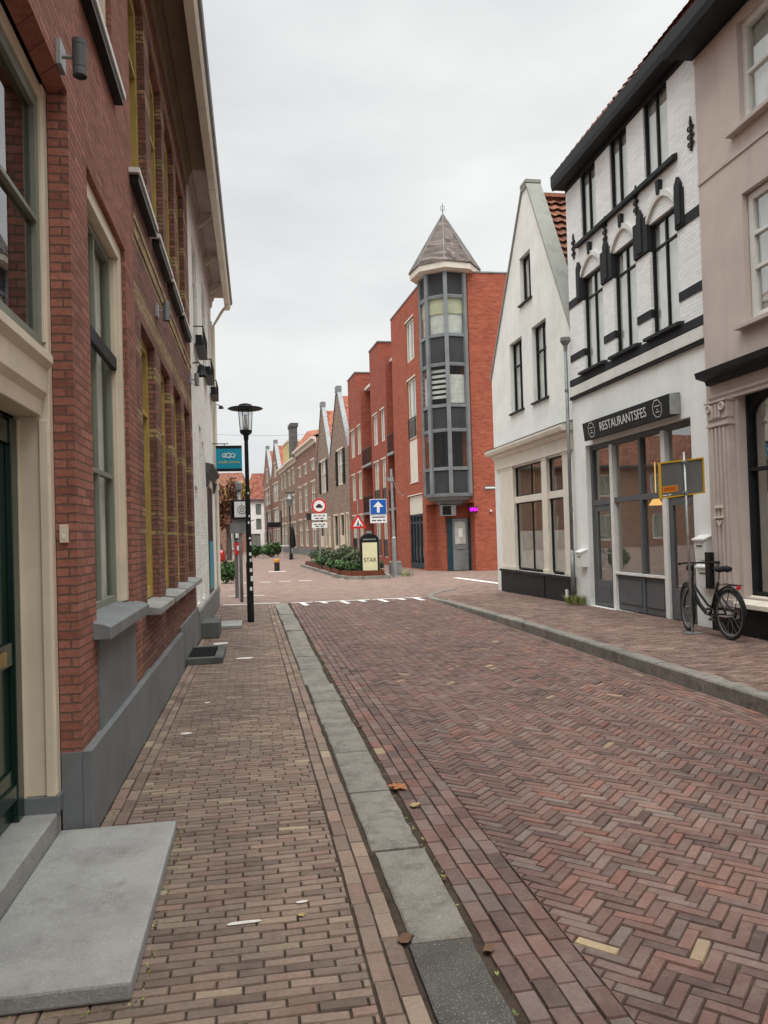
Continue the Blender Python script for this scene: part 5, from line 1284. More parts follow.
# house closing the street and brown house on the far left
FE = Fr((-2.3, 116), (1, -.15), (-.15, -1))
def endhouse(F, label, s0, s1, zt, rows, wm, rm, zr, name='end_house', mans=False):
    H = thing(name, F.P((s0 + s1) / 2, 0, 0), label, 'house')
    wins = [(a, b, z0, z1) for z0, z1, cs in rows for a, b in cs]
    wall(F, s0, s1, 0, zt, [(*w, .12) for w in wins], back=9).build('wall', M[wm], H, norm=False)
    interior(F, H, s0, s1, 0, zt, o=-.7)
    for w in wins: window(F, H, *w, o=-.04, fm='white' if wm != 'plWhite' else 'steelgrey', fw=.1, th=.06, mull=((w[0] + w[1]) / 2,), curtain=('net', ((0, 1),)))
    mb = MB(F); mb.quad([(s0 - .3, .4, zt), (s1 + .3, .4, zt), (s1 - .5, -3, zr), (s0 + .5, -3, zr)]); mb.quad([(s0 - .3, .4, zt), (s0 + .5, -3, zr), (s0 + .5, -6, zr), (s0 - .3, -9, zt)]); mb.quad([(s1 + .3, .4, zt), (s1 - .5, -3, zr), (s1 - .5, -6, zr), (s1 + .3, -9, zt)]); mb.quad([(s0 + .5, -3, zr), (s1 - .5, -3, zr), (s1 - .5, -6, zr), (s0 + .5, -6, zr)])
    mb.build('roof', M[rm], H, norm=False)
    MB(F).box(s0 - .3, s1 + .3, .0, .45, zt - .2, zt).build('cornice', M['stonedark'], H)
    return H
endhouse(FE, 'white house with a red tiled roof closing the end of the street', 1.0, 6.5, 7.5, [(5.2, 6.8, [(2.4, 3.2), (3.9, 4.7), (5.2, 5.9)]), (3.0, 4.6, [(2.4, 3.2), (3.9, 4.7), (5.2, 5.9)]), (.1, 2.4, [(1.6, 3.0), (3.6, 4.6), (5.0, 6.0)])], 'plWhite', 'tileRed', 11.6)
FB = Fr((-14, 98), (1, -.05), (-.05, -1))
endhouse(FB, 'brown brick house partly behind the autumn tree at the far left', 0, 12.8, 7.4, [(4.4, 6.4, [(2, 3.4), (5, 6.4), (8, 9.4), (11, 12.2)]), (.4, 3.2, [(2, 3.4), (5, 6.4), (8, 9.4), (11, 12.2)])], 'brickFar', 'tileBrown', 10.2, name='brick_house')
FD = Fr((-30, 62), (1, 0), (0, -1))  # added house out of view; keeps the shop glass reflections dark
endhouse(FD, 'unseen brown house added beyond the side street on the left', 0, 22, 7.0, [(4.4, 6.2, [(3, 4.4), (8, 9.4), (13, 14.4), (18, 19.4)]), (.6, 2.8, [(3, 4.4), (8, 9.4), (13, 14.4), (18, 19.4)])], 'brickFar', 'tileBrown', 10.0, name='brick_house')

# ================================================================== STREET FURNITURE
# lamp post with stickers
lp = thing('street_lamp', (-.14, 15.33, 0), 'black lamp post with a flat disc hood and many stickers on the left sidewalk', 'street lamp')
x0, y0 = -.14, 15.33
MB().lathe(x0, y0, [(.066, 0), (.066, 1.15), (.054, 1.2), (.050, 2.4), (.043, 2.45), (.038, 3.55), (.05, 3.6), (.05, 3.66)], 16).build('post', M['black'], lp, smooth=False)
mb = MB(); mb.lathe(x0, y0, [(.05, 3.66), (.11, 3.70), (.12, 3.74), (.12, 3.76), (.02, 3.77)], 20); mb.lathe(x0, y0, [(.10, 4.15), (.325, 4.175), (.345, 4.186), (.325, 4.198), (.14, 4.222), (.125, 4.265), (.06, 4.285), (.001, 4.285)], 28)
for k in range(4): a = math.pi / 2 * k + .4; mb.tube([(x0 + .118 * math.cos(a), y0 + .118 * math.sin(a), 3.76), (x0 + .145 * math.cos(a), y0 + .145 * math.sin(a), 4.16)], .008, 6)
mb.build('hood', M['anthra'], lp)
MB().lathe(x0, y0, [(.112, 3.765), (.140, 4.155)], 24).build('lantern_glass', M['lampglass'], lp, smooth=True, norm=False)
MB().lathe(x0, y0, [(.035, 3.77), (.035, 3.86), (.028, 3.87), (.028, 4.05), (.001, 4.08)], 12).build('bulb', M['signwhite'], lp, smooth=True)
for z, a, w_, h_ in ((1.92, -1.7, .5, .05), (1.62, -1.5, .7, .04), (1.50, -1.2, .6, .07), (1.30, -1.6, .9, .06), (1.15, -1.4, .6, .09), (.98, -1.5, .8, .07), (.80, -1.3, .9, .10), (.62, -1.6, .7, .07), (2.05, -1.4, .5, .04), (2.5, -1.5, .5, .04)):
    r_ = .0685 if z < 1.14 else (.0575 if z < 2.4 else .0445); mb = MB(); n = 5
    for k in range(n):
        a0, a1 = a + w_ * k / n, a + w_ * (k + 1) / n
        mb.face([(x0 + r_ * math.cos(a0), y0 + r_ * math.sin(a0), z), (x0 + r_ * math.cos(a1), y0 + r_ * math.sin(a1), z), (x0 + r_ * math.cos(a1), y0 + r_ * math.sin(a1), z + h_), (x0 + r_ * math.cos(a0), y0 + r_ * math.sin(a0), z + h_)])
    mb.build('sticker', M['signwhite'], lp, norm=False)

# grey post carrying a light box emblem sign
cp = thing('emblem_sign', (-.40, 20.3, 0), 'grey pole with a rounded white emblem sign behind the black lamp post', 'sign')
MB().tube([(-.40, 20.3, 0), (-.40, 20.3, 2.9)], .045, 12).build('post', M['zinc'], cp, smooth=True)
mb = MB(); mb.box(-.62, -.585, 20.12, 20.30, 2.14, 2.64).box(-.165, -.135, 20.12, 20.30, 2.14, 2.64).box(-.585, -.165, 20.12, 20.30, 2.60, 2.64).box(-.585, -.165, 20.12, 20.30, 2.14, 2.18); mb.box(-.585, -.165, 20.20, 20.28, 2.18, 2.60)
mb.build('sign_box', M['black'], cp, bevel=.015)
MB().box(-.53, -.17, 20.11, 20.16, 2.19, 2.59).build('sign_face', M['signwhite'], cp, bevel=.01)
mb = MB(); mb.torus((-.34, 20.105, 2.38), (1, 0, 0), (0, 0, 1), .10, .008, 24, 5); mb.torus((-.34, 20.105, 2.38), (1, 0, 0), (0, 0, 1), .045, .008, 18, 5); mb.box(-.345, -.335, 20.10, 20.108, 2.49, 2.55); mb.build('emblem', M['letterblack'], cp)
mb = MB(); mb.box(-.66, -.12, 20.2, 20.32, 1.78, 2.06).box(-.6, -.2, 20.22, 20.3, 2.06, 2.14); mb.tube([(-.68, 20.25, 2.02), (-.4, 20.25, 1.98), (-.02, 20.25, 2.12)], .012, 6); mb.build('bracket', M['zinc'], cp)
MB().lathe(-.40, 20.3, [(.08, 2.9), (.08, 3.06), (.06, 3.12), (.01, 3.14)], 12).build('post_cap', M['zinc'], cp)
# dark post with red and white notice
rp = thing('access_post', (-.52, 21.8, 0), 'dark slim access post with a red and white notice near the lamp post', 'post')
MB().tube([(-.56, 21.8, 0), (-.55, 21.8, 1.9)], .05, 10).build('post', M['signback'], rp)
MB().tube([(-.47, 21.8, 0), (-.46, 21.8, 1.5)], .035, 10).build('inner_post', M['signwhite'], rp)
MB().box(-.60, -.38, 21.72, 21.88, 1.62, 2.02).build('head_box', M['black'], rp, bevel=.03)
MB().box(-.56, -.42, 21.71, 21.719, 1.66, 1.80).build('white_panel', M['signwhite'], rp)
MB().box(-.59, -.36, 21.735, 21.76, 1.20, 1.55).build('red_panel', M['signred'], rp); MB().box(-.53, -.44, 21.725, 21.734, 1.32, 1.45).build('red_panel_mark', M['signwhite'], rp)
# rising bollard
bl = thing('bollard', (.99, 38.6, 0), 'short dark bollard with an orange reflective band in the middle of the street', 'bollard')
MB().lathe(.99, 38.6, [(.13, 0), (.13, .44)], 18).build('body', M['rubber'], bl)
MB().lathe(.99, 38.6, [(.134, .44), (.134, .56), (.12, .59), (.001, .60)], 18).build('reflective_band', M['orange'], bl)

def board(pts, x, y, z, thick=.012):
    return [(x + a, y, z + b) for a, b in pts]
def disc(cx, cy, cz, r, th, n=36, o=0):
    mb = MB(W0); mb.prism([(cx + r * math.cos(2 * math.pi * k / n), cz + r * math.sin(2 * math.pi * k / n)) for k in range(n)], cy - o, cy - o + th); return mb
# no motor vehicles sign with two plates
ns = thing('traffic_sign', (3.02, 36, 0), 'round red and white no cars sign with two white plates below', 'traffic sign')
sx_, sy_ = 2.95, 36.0
MB().tube([(sx_, sy_ + .05, 0), (sx_, sy_ + .05, 3.35)], .035, 10).build('post', M['galv'], ns)
mb = disc(sx_, sy_, 3.08, .36, .02); mb.build('sign_disc', M['signwhite'], ns)
mb = MB(); n = 36
for k in range(n):
    a0, a1 = 2 * math.pi * k / n, 2 * math.pi * (k + 1) / n
    mb.prism([(sx_ + r_ * math.cos(a), 3.08 + r_ * math.sin(a)) for r_, a in ((.355, a0), (.355, a1), (.265, a1), (.265, a0))], sy_ - .004, sy_ - .001)
mb.build('red_ring', M['signred'], ns)
mb = MB(); mb.prism([(sx_ + a, 3.08 + b) for a, b in ((-.15, -.09), (.15, -.09), (.15, .0), (.10, .02), (.06, .09), (-.06, .09), (-.10, .02), (-.15, .0))], sy_ - .004, sy_ - .001)
mb.build('car_symbol', M['letterblack'], ns)
for z0, z1 in ((2.42, 2.72), (2.05, 2.32)):
    p_ = MB().box(sx_ - .36, sx_ + .36, sy_, sy_ + .015, z0, z1).build('text_plate', M['signwhite'], ns)
    mb = MB()
    for r_, sp in ((z1 - .10, ((-.26, -.12), (-.06, .08), (.13, .26))), (z0 + .08, ((-.2, -.02), (.04, .2)))):
        for a, b in sp: mb.box(sx_ + a, sx_ + b, sy_ - .003, sy_ - .001, r_ - .025, r_ + .02)
    mb.build('lettering', M['letterblack'], p_)
MB().box(sx_ - .60, sx_ - .38, sy_ + .03, sy_ + .05, 2.42, 2.75).build('black_side_plate', M['letterblack'], ns)
# roadworks triangle
ts_ = thing('traffic_sign', (4.18, 31.5, 0), 'red bordered triangular roadworks sign above the planter', 'traffic sign')
MB().tube([(4.17, 31.55, 0), (4.17, 31.55, 3.1)], .02, 8).build('post', M['galv'], ts_)
zb = 1.93; S_ = .36
MB().prism([(4.17 - S_, zb), (4.17 + S_, zb), (4.17, zb + .62)], 31.5, 31.515).build('sign_triangle', M['signred'], ts_)
MB().prism([(4.17 - .21, zb + .085), (4.17 + .21, zb + .085), (4.17, zb + .46)], 31.492, 31.499).build('white_field', M['signwhite'], ts_)
mb = MB(); mb.prism([(4.10, zb + .10), (4.13, zb + .10), (4.19, zb + .25), (4.15, zb + .27)], 31.486, 31.491); mb.prism([(4.16, zb + .10), (4.20, zb + .10), (4.19, zb + .24), (4.15, zb + .24)], 31.486, 31.491); mb.prism([(4.22, zb + .10), (4.33, zb + .10), (4.27, zb + .17)], 31.486, 31.491); mb.prism([(4.16, zb + .28), (4.20, zb + .28), (4.20, zb + .32), (4.16, zb + .32)], 31.486, 31.491); mb.tube([(4.13, 31.488, zb + .24), (4.27, 31.488, zb + .16)], .008, 5)
mb.build('worker_symbol', M['letterblack'], ts_)
# one way sign
ow = thing('traffic_sign', (4.72, 29.5, 0), 'square blue one way sign with white arrow and white plate below', 'traffic sign')
ox_ = 4.71; sy_ = 29.5
MB().tube([(ox_ - .02, sy_ + .05, 0), (ox_ - .02, sy_ + .05, 3.0)], .032, 10).build('post', M['galv'], ow)
MB().box(ox_ - .33, ox_ + .33, sy_, sy_ + .015, 2.42, 3.03).build('white_border', M['signwhite'], ow, bevel=.004)
MB().box(ox_ - .31, ox_ + .31, sy_ - .004, sy_ - .001, 2.44, 3.01).build('sign_panel', M['signblue'], ow)
MB().prism([(ox_ + a, 2.725 + b) for a, b in ((-.055, -.22), (.055, -.22), (.055, .0), (.20, .0), (0, .22), (-.20, .0), (-.055, .0))], sy_ - .010, sy_ - .005).build('arrow', M['signwhite'], ow)
p_ = MB().box(ox_ - .33, ox_ + .33, sy_, sy_ + .015, 2.10, 2.40).build('text_plate', M['signwhite'], ow)
mb = MB()
for a, b, z in ((-.26, .26, 2.33), (-.26, -.1, 2.20), (-.05, .12, 2.20), (.17, .26, 2.20)): mb.box(ox_ + a, ox_ + b, sy_ - .003, sy_ - .001, z - .022, z + .022)
mb.build('lettering', M['letterblack'], p_)
# grey mast beside it
gm_ = thing('lamp_mast', (5.20, 29.0, 0), 'bare grey mast with loose wires beside the blue one way sign', 'pole')
MB().tube([(5.2, 29, 0), (5.2, 29, 1.5), (5.2, 29, 1.55), (5.17, 29, 4.15)], [.085, .085, .055, .045], 12).build('post', M['galv'], gm_)
MB().tube([(5.1, 28.98, 3.75), (5.25, 28.95, 3.7), (5.3, 28.95, 3.5), (5.45, 28.9, 3.2), (5.6, 28.9, 3.1)], .012, 6).box(5.02, 5.24, 28.94, 29.05, 3.68, 3.82).build('bracket', M['galv'], gm_)
MB().box(5.3, 5.75, 30.4, 30.9, 0, .55).build('utility_cabinet_body', M['zinc'], thing('utility_cabinet', (5.5, 30.6, 0), 'low grey utility cabinet behind the bare mast', 'cabinet'), bevel=.02)
# round advertising bin with poster
ad = thing('poster_kiosk', (4.26, 28.9, 0), 'black round topped kiosk board with pale yellow poster', 'advertising board')
ax_, ay_ = 4.22, 28.75; n = 14
prof = [(ax_ - .36, .05), (ax_ + .36, .05), (ax_ + .36, 1.45)] + [(ax_ + .36 * math.cos(math.pi * k / n), 1.45 + .26 * math.sin(math.pi * k / n)) for k in range(1, n)] + [(ax_ - .36, 1.45)]
MB().prism(prof, ay_, ay_ + .22).build('board', M['black'], ad, bevel=.015)
MB().box(ax_ - .42, ax_ + .46, ay_ - .12, ay_ + .35, .0, .09).build('foot', M['black'], ad, bevel=.01)
MB().box(ax_ - .10, ax_ + .10, ay_ + .06, ay_ + .16, 1.68, 1.80).build('handle', M['zinc'], ad)
p_ = MB().box(ax_ - .28, ax_ + .28, ay_ - .012, ay_ - .001, .18, 1.36).build('poster', M['poster'], ad)
text_mesh('lettering', 'STAR', (ax_, ay_ - .014, .70), (1, 0, 0), (0, 0, 1), .17, M['letterblack'], p_, width=.48, depth=.004)
MB().box(ax_ - .24, ax_ + .24, ay_ - .008, ay_ - .001, 1.46, 1.50).build('title_strip', M['galv'], ad)

# planting bed with shrubs
pts_b = [(2.45, 43.5), (2.9, 34.7), (3.10, 29.9), (3.35, 28.75), (3.9, 28.35), (4.9, 28.35), (5.05, 29.3), (4.9, 43.5)]
pb = thing('planting_bed', (3.9, 33, 0), 'raised planting bed with stone kerb and rusty steel edge before the red apartments', 'planter')
mb = MB()
for (a, b) in zip(pts_b, pts_b[1:] + pts_b[:1]):
    d = Vector((b[0] - a[0], b[1] - a[1], 0)); L_ = d.length; Fk = Fr(a, d, (-d.y, d.x))
    k = 0
    while k < L_ - .05: e_ = min(k + .95, L_); mb.tone = (random.uniform(.3, 1), .5, .5); mb.box(k + .01, e_ - .01, -.02, .15, -.05, .12, Fk); k += .96
mb.build('stone_edge', M['kerb'], pb)
cxm = sum(p[0] for p in pts_b) / 8; cym = sum(p[1] for p in pts_b) / 8
inn = [(cxm + (x - cxm) * .84, cym + (y - cym) * .955) for x, y in pts_b]
mb = MB(); mb.idx([(x, y, 0) for x, y in inn] + [(x, y, .30) for x, y in inn], [tuple(range(8, 16))] + [(i, (i + 1) % 8, 8 + (i + 1) % 8, 8 + i) for i in range(8)]); mb.build('steel_edge', M['rust'], pb)
MB().idx([(cxm + (x - cxm) * .97, cym + (y - cym) * .98, .31) for x, y in inn], [tuple(range(8))]).build('soil', M['joint'], pb, norm=False)

def leaves(mb, c, rad, n, ls, shell=.35, up=.3):
    for _ in range(n):
        while True:
            p = Vector((random.uniform(-1, 1), random.uniform(-1, 1), random.uniform(-1, 1)))
            if shell < p.length <= 1: break
        lump = .78 + .34 * math.sin(p.x * 5.1 + c[0]) * math.cos(p.y * 4.3 + c[1] * 2) * math.sin(p.z * 4 + 1.3)
        q = Vector((c[0] + p.x * rad[0] * lump, c[1] + p.y * rad[1] * lump, c[2] + p.z * rad[2] * lump))
        if q.z < .02: continue
        d = Vector((random.gauss(0, 1), random.gauss(0, 1), random.gauss(0, 1) + up)).normalized(); u = d.orthogonal().normalized(); s_ = ls * random.uniform(.6, 1.3)
        u = (Matrix.Rotation(random.random() * 6.28, 3, d) @ u)
        w_ = d.cross(u)
        mb.face([tuple(q - u * s_), tuple(q + w_ * s_ * .42), tuple(q + u * s_), tuple(q - w_ * s_ * .42)])
def shrub(x, y, r, h, mat, label, name='shrub', n=700, ls=.075, grp='shrubs in the planting bed'):
    t_ = thing(name, (x, y, .0), label, 'shrub', grp)
    mb = MB()
    z0 = .3 if grp else 0
    for k in range(7): a = k * .9; mb.tube([(x, y, z0), (x + r * .3 * math.cos(a), y + r * .3 * math.sin(a), z0 + h * .4), (x + r * .6 * math.cos(a), y + r * .6 * math.sin(a), z0 + h * .75)], [.018, .012, .005], 5)
    mb.build('stem', M['bark'], t_)
    mb = MB()
    leaves(mb, (x, y, z0 + h * .48), (r, r, h * .52), n, ls)
    for k in range(5):
        a = random.random() * 6.28; leaves(mb, (x + r * .6 * math.cos(a), y + r * .6 * math.sin(a), z0 + h * random.uniform(.35, .75)), (r * .5, r * .5, h * .3), n // 5, ls, 0)
    mb.build('foliage', M[mat], t_, norm=False)
for i, (x, y, r, h, m_, lb) in enumerate([(3.40, 30.2, .42, .55, 'leafgreen', 'low green shrub at the front corner of the planting bed'), (3.72, 29.4, .35, .38, 'leafgreen', 'bright green low shrub beside the black poster kiosk'),
    (3.3, 32.6, .45, .50, 'leafgreen', 'low green shrub behind the front corner shrub of the bed'), (3.95, 31.6, .55, 1.10, 'leafolive', 'tall grey green shrub behind the poster kiosk'),
    (3.1, 36.0, .55, .75, 'leafgreen', 'rounded green shrub at the left edge of the bed'), (3.75, 34.6, .7, 1.35, 'leafolive', 'tallest grey green shrub in the middle of the bed'),
    (4.4, 33.6, .5, 1.0, 'leafred', 'reddish brown shrub near the triangular sign'), (3.3, 39.2, .7, 1.25, 'leafolive', 'grey green shrub at the far left of the bed'), (4.2, 37.5, .8, 1.3, 'leafolive', 'broad grey green shrub at the back of the bed'),
    (4.7, 30.4, .4, .45, 'leafolive', 'small shrub between the poster kiosk and the one way sign')]):
    shrub(x, y, r, h * .68, m_, lb, n=900 if y < 33 else 600)
shrub(-1.12, 29.3, .42, .85, 'leafgreen', 'dark green bush at the corner left behind the lamp post', name='bush', n=900, grp=None)
shrub(1.25, 68.0, 1.15, 1.3, 'leafgreen', 'wide dark green bush in the middle of the street far behind the bollard', name='bush', n=1500, ls=.11, grp=None)
shrub(-.1, 69.0, .7, 1.1, 'leafgreen', 'small dark green bush left of the wide far bush', name='bush', n=700, ls=.11, grp=None)
def tree(x, y, h, r, mat, label, n=4200, ls=.22):
    t_ = thing('tree', (x, y, 0), label, 'tree', None)
    mb = MB(); mb.tube([(x, y, 0), (x + .05, y, h * .25), (x - .05, y + .1, h * .45), (x, y, h * .8)], [.20, .16, .12, .03], 10)
    cl = []
    for k in range(16):
        a = k * 2.4; z1 = h * random.uniform(.45, .95); rr = r * random.uniform(.35, .95) * (1 - .35 * abs(z1 / h - .65)); e = (x + rr * math.cos(a), y + rr * math.sin(a), z1)
        mb.tube([(x, y, h * random.uniform(.25, .5)), (x + rr * .5 * math.cos(a), y + rr * .5 * math.sin(a), z1 - h * .08), e], [.07, .045, .015], 6); cl.append(e)
    mb.build('trunk', M['bark'], t_)
    mb = MB()
    for e in cl: leaves(mb, e, (r * .42, r * .42, h * .12), n // 16, ls, .0)
    mb.build('crown', M[mat], t_, norm=False)
tree(-3.0, 84, 8.0, 2.6, 'leafyellow', 'autumn tree with yellow brown leaves rising beyond the white corner house')
tree(-2.1, 62, 6.3, 1.3, 'leafred', 'smaller thin tree with reddish leaves in front of the far brown house', n=1100)

# far street furniture
fl = thing('street_lamp', (3.1, 62, 0), 'black classic lantern post far down the street', 'street lamp')
MB().lathe(2.55, 58, [(.14, 0), (.12, .4), (.06, .6), (.05, 3.9), (.07, 4.0)], 10).build('post', M['black'], fl)
MB().lathe(2.55, 58, [(.10, 4.0), (.22, 4.5), (.26, 4.52), (.08, 4.85), (.02, 5.0)], 6).build('lantern', M['zinc'], fl)
MB().box(2.2, 2.9, 57.95, 58.05, 4.98, 5.04).build('crossbar', M['black'], fl)
um = thing('closed_parasol', (2.85, 60, 0), 'closed black parasol standing beside the far lantern post', 'parasol')
MB().lathe(2.75, 59.2, [(.25, 0), (.25, .06), (.03, .1), (.03, .9)], 10).build('stand', M['zinc'], um)
MB().lathe(2.75, 59.2, [(.05, .85), (.26, 1.0), (.24, 1.6), (.14, 2.3), (.03, 2.6)], 12).build('canopy', M['black'], um)
hs = thing('shop_canopy_frame', (1.9, 78, 0), 'black posts carrying a dark shop board before the far gable houses', 'sign')
for x_ in (1.15, 2.55): MB().box(x_ - .06, x_ + .06, 77.94, 78.06, 0, 4.4).build('post', M['black'], hs)
MB().box(1.22, 2.48, 77.96, 78.04, 2.75, 3.25).build('board', M['black'], hs)
tb = thing('cafe_table', (2.2, 64, 0), 'small white cafe table beside the far bush', 'table')
MB().box(1.95, 3.05, 63.7, 64.3, .98, 1.03).build('table_top', M['signwhite'], tb); 
for x_ in (2.1, 2.9): MB().tube([(x_, 64, 0), (x_, 64, .98)], .03, 6).build('leg', M['signwhite'], tb)
wr = MB(); P = [(-6 + 14 * k / 12, 60 + .4 * k / 12, 9.95 - .35 * math.sin(math.pi * k / 12)) for k in range(13)]; wr.tube(P, .012, 5)
tag(wr.build('overhead_wire', M['signback']), 'thin wire spanning the street below the sky', 'wire')

# red car, far left
car = thing('parked_car', (-2.85, 52, 0), 'red car parked far off behind the corner of the white house', 'car')
F = Fr((-3.75, 50), (1, 0), (0, -1)); Y = lambda o: o
def sect(o, prof): return [F.P(a, -o, z) for a, z in prof]
half = lambda w, zb_, zt_, tw: [(.9 - w, zb_), (.9 + w, zb_), (.9 + w + .02, (zb_ + zt_) / 2), (.9 + tw, zt_), (.9 - tw, zt_), (.9 - w - .02, (zb_ + zt_) / 2)]
S_ = [(0, half(.78, .35, .80, .70)), (.12, half(.84, .25, .98, .76)), (.9, half(.87, .22, 1.0, .80)), (3.2, half(.87, .22, .96, .80)), (4.1, half(.80, .25, .78, .68))]
mb = MB(); rg = [sect(o, p) for o, p in S_]
for a, b in zip(rg[:-1], rg[1:]):
    for k in range(6): mb.face([a[k], a[(k + 1) % 6], b[(k + 1) % 6], b[k]])
mb.face(rg[0]); mb.face(rg[-1]); mb.build('body', M['carpaint'], car, bevel=.03)
mb = MB(); S2 = [(.18, .72, .98), (.55, .60, 1.42), (2.0, .60, 1.45), (2.9, .74, .97)]
rg = [[F.P(.9 - w, -o, .96), F.P(.9 + w, -o, .96), F.P(.9 + w * .9, -o, z), F.P(.9 - w * .9, -o, z)] for o, w, z in S2]
for a, b in zip(rg[:-1], rg[1:]):
    for k in range(4): mb.face([a[k], a[(k + 1) % 4], b[(k + 1) % 4], b[k]])
mb.build('cabin', M['black'], car)
MB(F).box(.36, 1.44, -2.0, -.6, 1.44, 1.47).build('roof_panel', M['carpaint'], car)
for a in (.02, 1.60):
    for o in (.75, 3.25): MB().tube([F.P(a, -o, .31), F.P(a + .18, -o, .31)], .31, 18).build('wheel', M['rubber'], car)
for a in (.14, 1.46): MB(F).box(a, a + .2, .0, .03, .66, .82).build('tail_light', M['signred'], car)
MB(F).box(.65, 1.15, .0, .03, .48, .60).build('number_plate', M['letteryellow'], car)

# yellow framed temporary sign seen from the back, hanging a little askew
ys = thing('temporary_sign', (5.98, 10.0, .12), 'back of a grey yellow framed temporary sign on a thin pole by the bicycle', 'sign')
mb = MB(); mb.tube([(5.98, 9.94, .125), (5.955, 9.945, 2.66)], .019, 10); mb.build('pole', M['galv'], ys, smooth=True)
MB().box(5.87, 6.09, 9.84, 10.04, .122, .135).build('foot_plate', M['galv'], ys)
Fs = Fr((5.59, 9.985), (1, 0), (0, -1)); tl = .10
def sp(a0, a1, z0, z1): return [(a0, z0 + tl * a0), (a1, z0 + tl * a1), (a1, z1 + tl * a1), (a0, z1 + tl * a0)]
MB(Fs).prism(sp(.015, .665, 2.03, 2.50), -.015, .0).build('panel', M['signback'], ys)
MB(Fs).prism(sp(0, .02, 2.012, 2.52), -.025, .018).prism(sp(.66, .68, 2.012, 2.52), -.025, .018).prism(sp(.02, .66, 2.012, 2.03), -.025, .018).prism(sp(.02, .66, 2.50, 2.52), -.025, .018).build('frame', M['yellowframe'], ys)
st = MB(Fs).prism(sp(.04, .28, 2.085, 2.18), .001, .003).build('sticker', M['orange'], ys)
text_mesh('lettering', 'SPOED', Fs.P(.16, .006, 2.148), (1, 0, tl), (-tl, 0, 1), .05, M['signred'], st, width=.19, depth=.002)
MB(Fs).prism(sp(.04, .10, 2.045, 2.06), .001, .003).prism(sp(.12, .17, 2.045, 2.06), .001, .003).build('small_print', M['signwhite'], ys)
MB().tube([(5.957, 9.915, 2.09), (5.957, 9.985, 2.09)], .026, 10).tube([(5.956, 9.915, 2.52), (5.956, 9.985, 2.52)], .026, 10).build('clamp', M['galv'], ys)

# bicycle
bk = thing('bicycle', (6.25, 9.85, .12), 'black step through city bicycle leaning before the pier between the two right hand shops', 'bicycle')
Rw = .335; rear = Vector((6.06, 9.18, .12 + Rw)); front = Vector((6.09, 10.22, .12 + Rw)); ax3 = (front - rear); ax3.z = 0; wb = ax3.length; D = ax3.normalized(); U = Vector((0, 0, 1)); Sd = D.cross(U)
def bp(a, z, s_=0): return rear + D * a + U * (z - Rw) + Sd * s_
for c, nm in ((rear, 'rear'), (front, 'front')):
    d_ = D if nm == 'rear' else (Matrix.Rotation(R(-14), 3, 'Z') @ D)
    w_ = MB().torus(c, d_, U, Rw - .022, .022, 44, 8).build('wheel', M['rubber'], bk, smooth=True)
    MB().torus(c, d_, U, Rw - .052, .012, 40, 6).build('rim', M['signback'], w_, smooth=True)
    mb = MB(); sd = d_.cross(U)
    for k in range(18):
        a = 2 * math.pi * k / 18; e = d_ * math.cos(a) + U * math.sin(a); mb.tube([c + sd * (.025 if k % 2 else -.025), c + e * (Rw - .055)], .0013, 4, False)
    mb.tube([c - sd * .05, c + sd * .05], .022, 10); mb.build('spokes', M['galv'], w_)
    mb = MB(); n = 14; a0_, a1_ = (R(-5), R(175)) if nm == 'rear' else (R(20), R(165))
    mb.tube([c + (d_ * math.cos(a0_ + (a1_ - a0_) * k / n) + U * math.sin(a0_ + (a1_ - a0_) * k / n)) * (Rw + .022) for k in range(n + 1)], .016, 6); mb.build('mudguard', M['black'], bk)
mb = MB()
bb = bp(.46, .29); seat_t = bp(.24, .74); head_b = bp(.93, .62); head_t = bp(.87, .83)
mb.tube([bb, seat_t], .019); mb.tube([head_t, head_b], .024); mb.tube([head_b + U * .03, bp(.74, .42), bp(.56, .30), bb], [.026, .028, .027, .024]); mb.tube([head_b + U * .12, bp(.72, .56), bp(.52, .42), bp(.40, .38)], .017)
for s_ in (-.055, .055):
    mb.tube([bb + Sd * s_ * .6, bp(0, Rw, s_)], .011); mb.tube([bp(.29, .62, s_ * .3), bp(0, Rw, s_)], .010); mb.tube([head_b + Sd * s_ * .5, bp(1.0, .50, s_), bp(wb, Rw, s_)], [.016, .014, .010])
mb.build('frame', M['black'], bk, smooth=True)
mb = MB(); mb.tube([seat_t, bp(.20, .90)], .013); sp_ = mb.build('seat_post', M['galv'], bk)
mb = MB(); c = bp(.18, .92)
for side in (-1, 1): mb.tube([c - D * .13 + Sd * .055 * side, c - D * .05 + Sd * .06 * side, c + D * .04 + Sd * .03 * side, c + D * .15], [.035, .045, .032, .016], 8)
mb.build('saddle', M['rubber'], bk, smooth=True)
mb = MB(); ht = bp(.85, .98); mb.tube([head_t, ht], .014)
mb.tube([ht - Sd * .0 + D * .03, ht + D * .02 + Sd * .10, ht - D * .06 + Sd * .24, ht - D * .14 + Sd * .29], .012); mb.tube([ht + D * .03, ht + D * .02 - Sd * .10, ht - D * .06 - Sd * .24, ht - D * .14 - Sd * .29], .012); hb = mb.build('handlebar', M['black'], bk, smooth=True)
for side in (-1, 1): MB().tube([ht - D * .06 + Sd * .25 * side, ht - D * .17 + Sd * .30 * side], .019).build('grip', M['rubber'], hb)
MB().lathe(*(ht + D * .1)[:2], [(.03, ht.z - .12), (.05, ht.z - .09), (.05, ht.z - .05), (.02, ht.z - .03)], 12).build('headlight', M['black'], bk)
mb = MB(); mb.torus(bb + Sd * .05, D, U, .085, .008, 24, 6); mb.tube([bb + Sd * .06, bp(.60, .20, .06)], .010); mb.tube([bb - Sd * .06, bp(.32, .38, -.06)], .010); mb.box(0, 0.001, 0, .001, .2, .201); cr = mb.build('crank', M['galv'], bk)
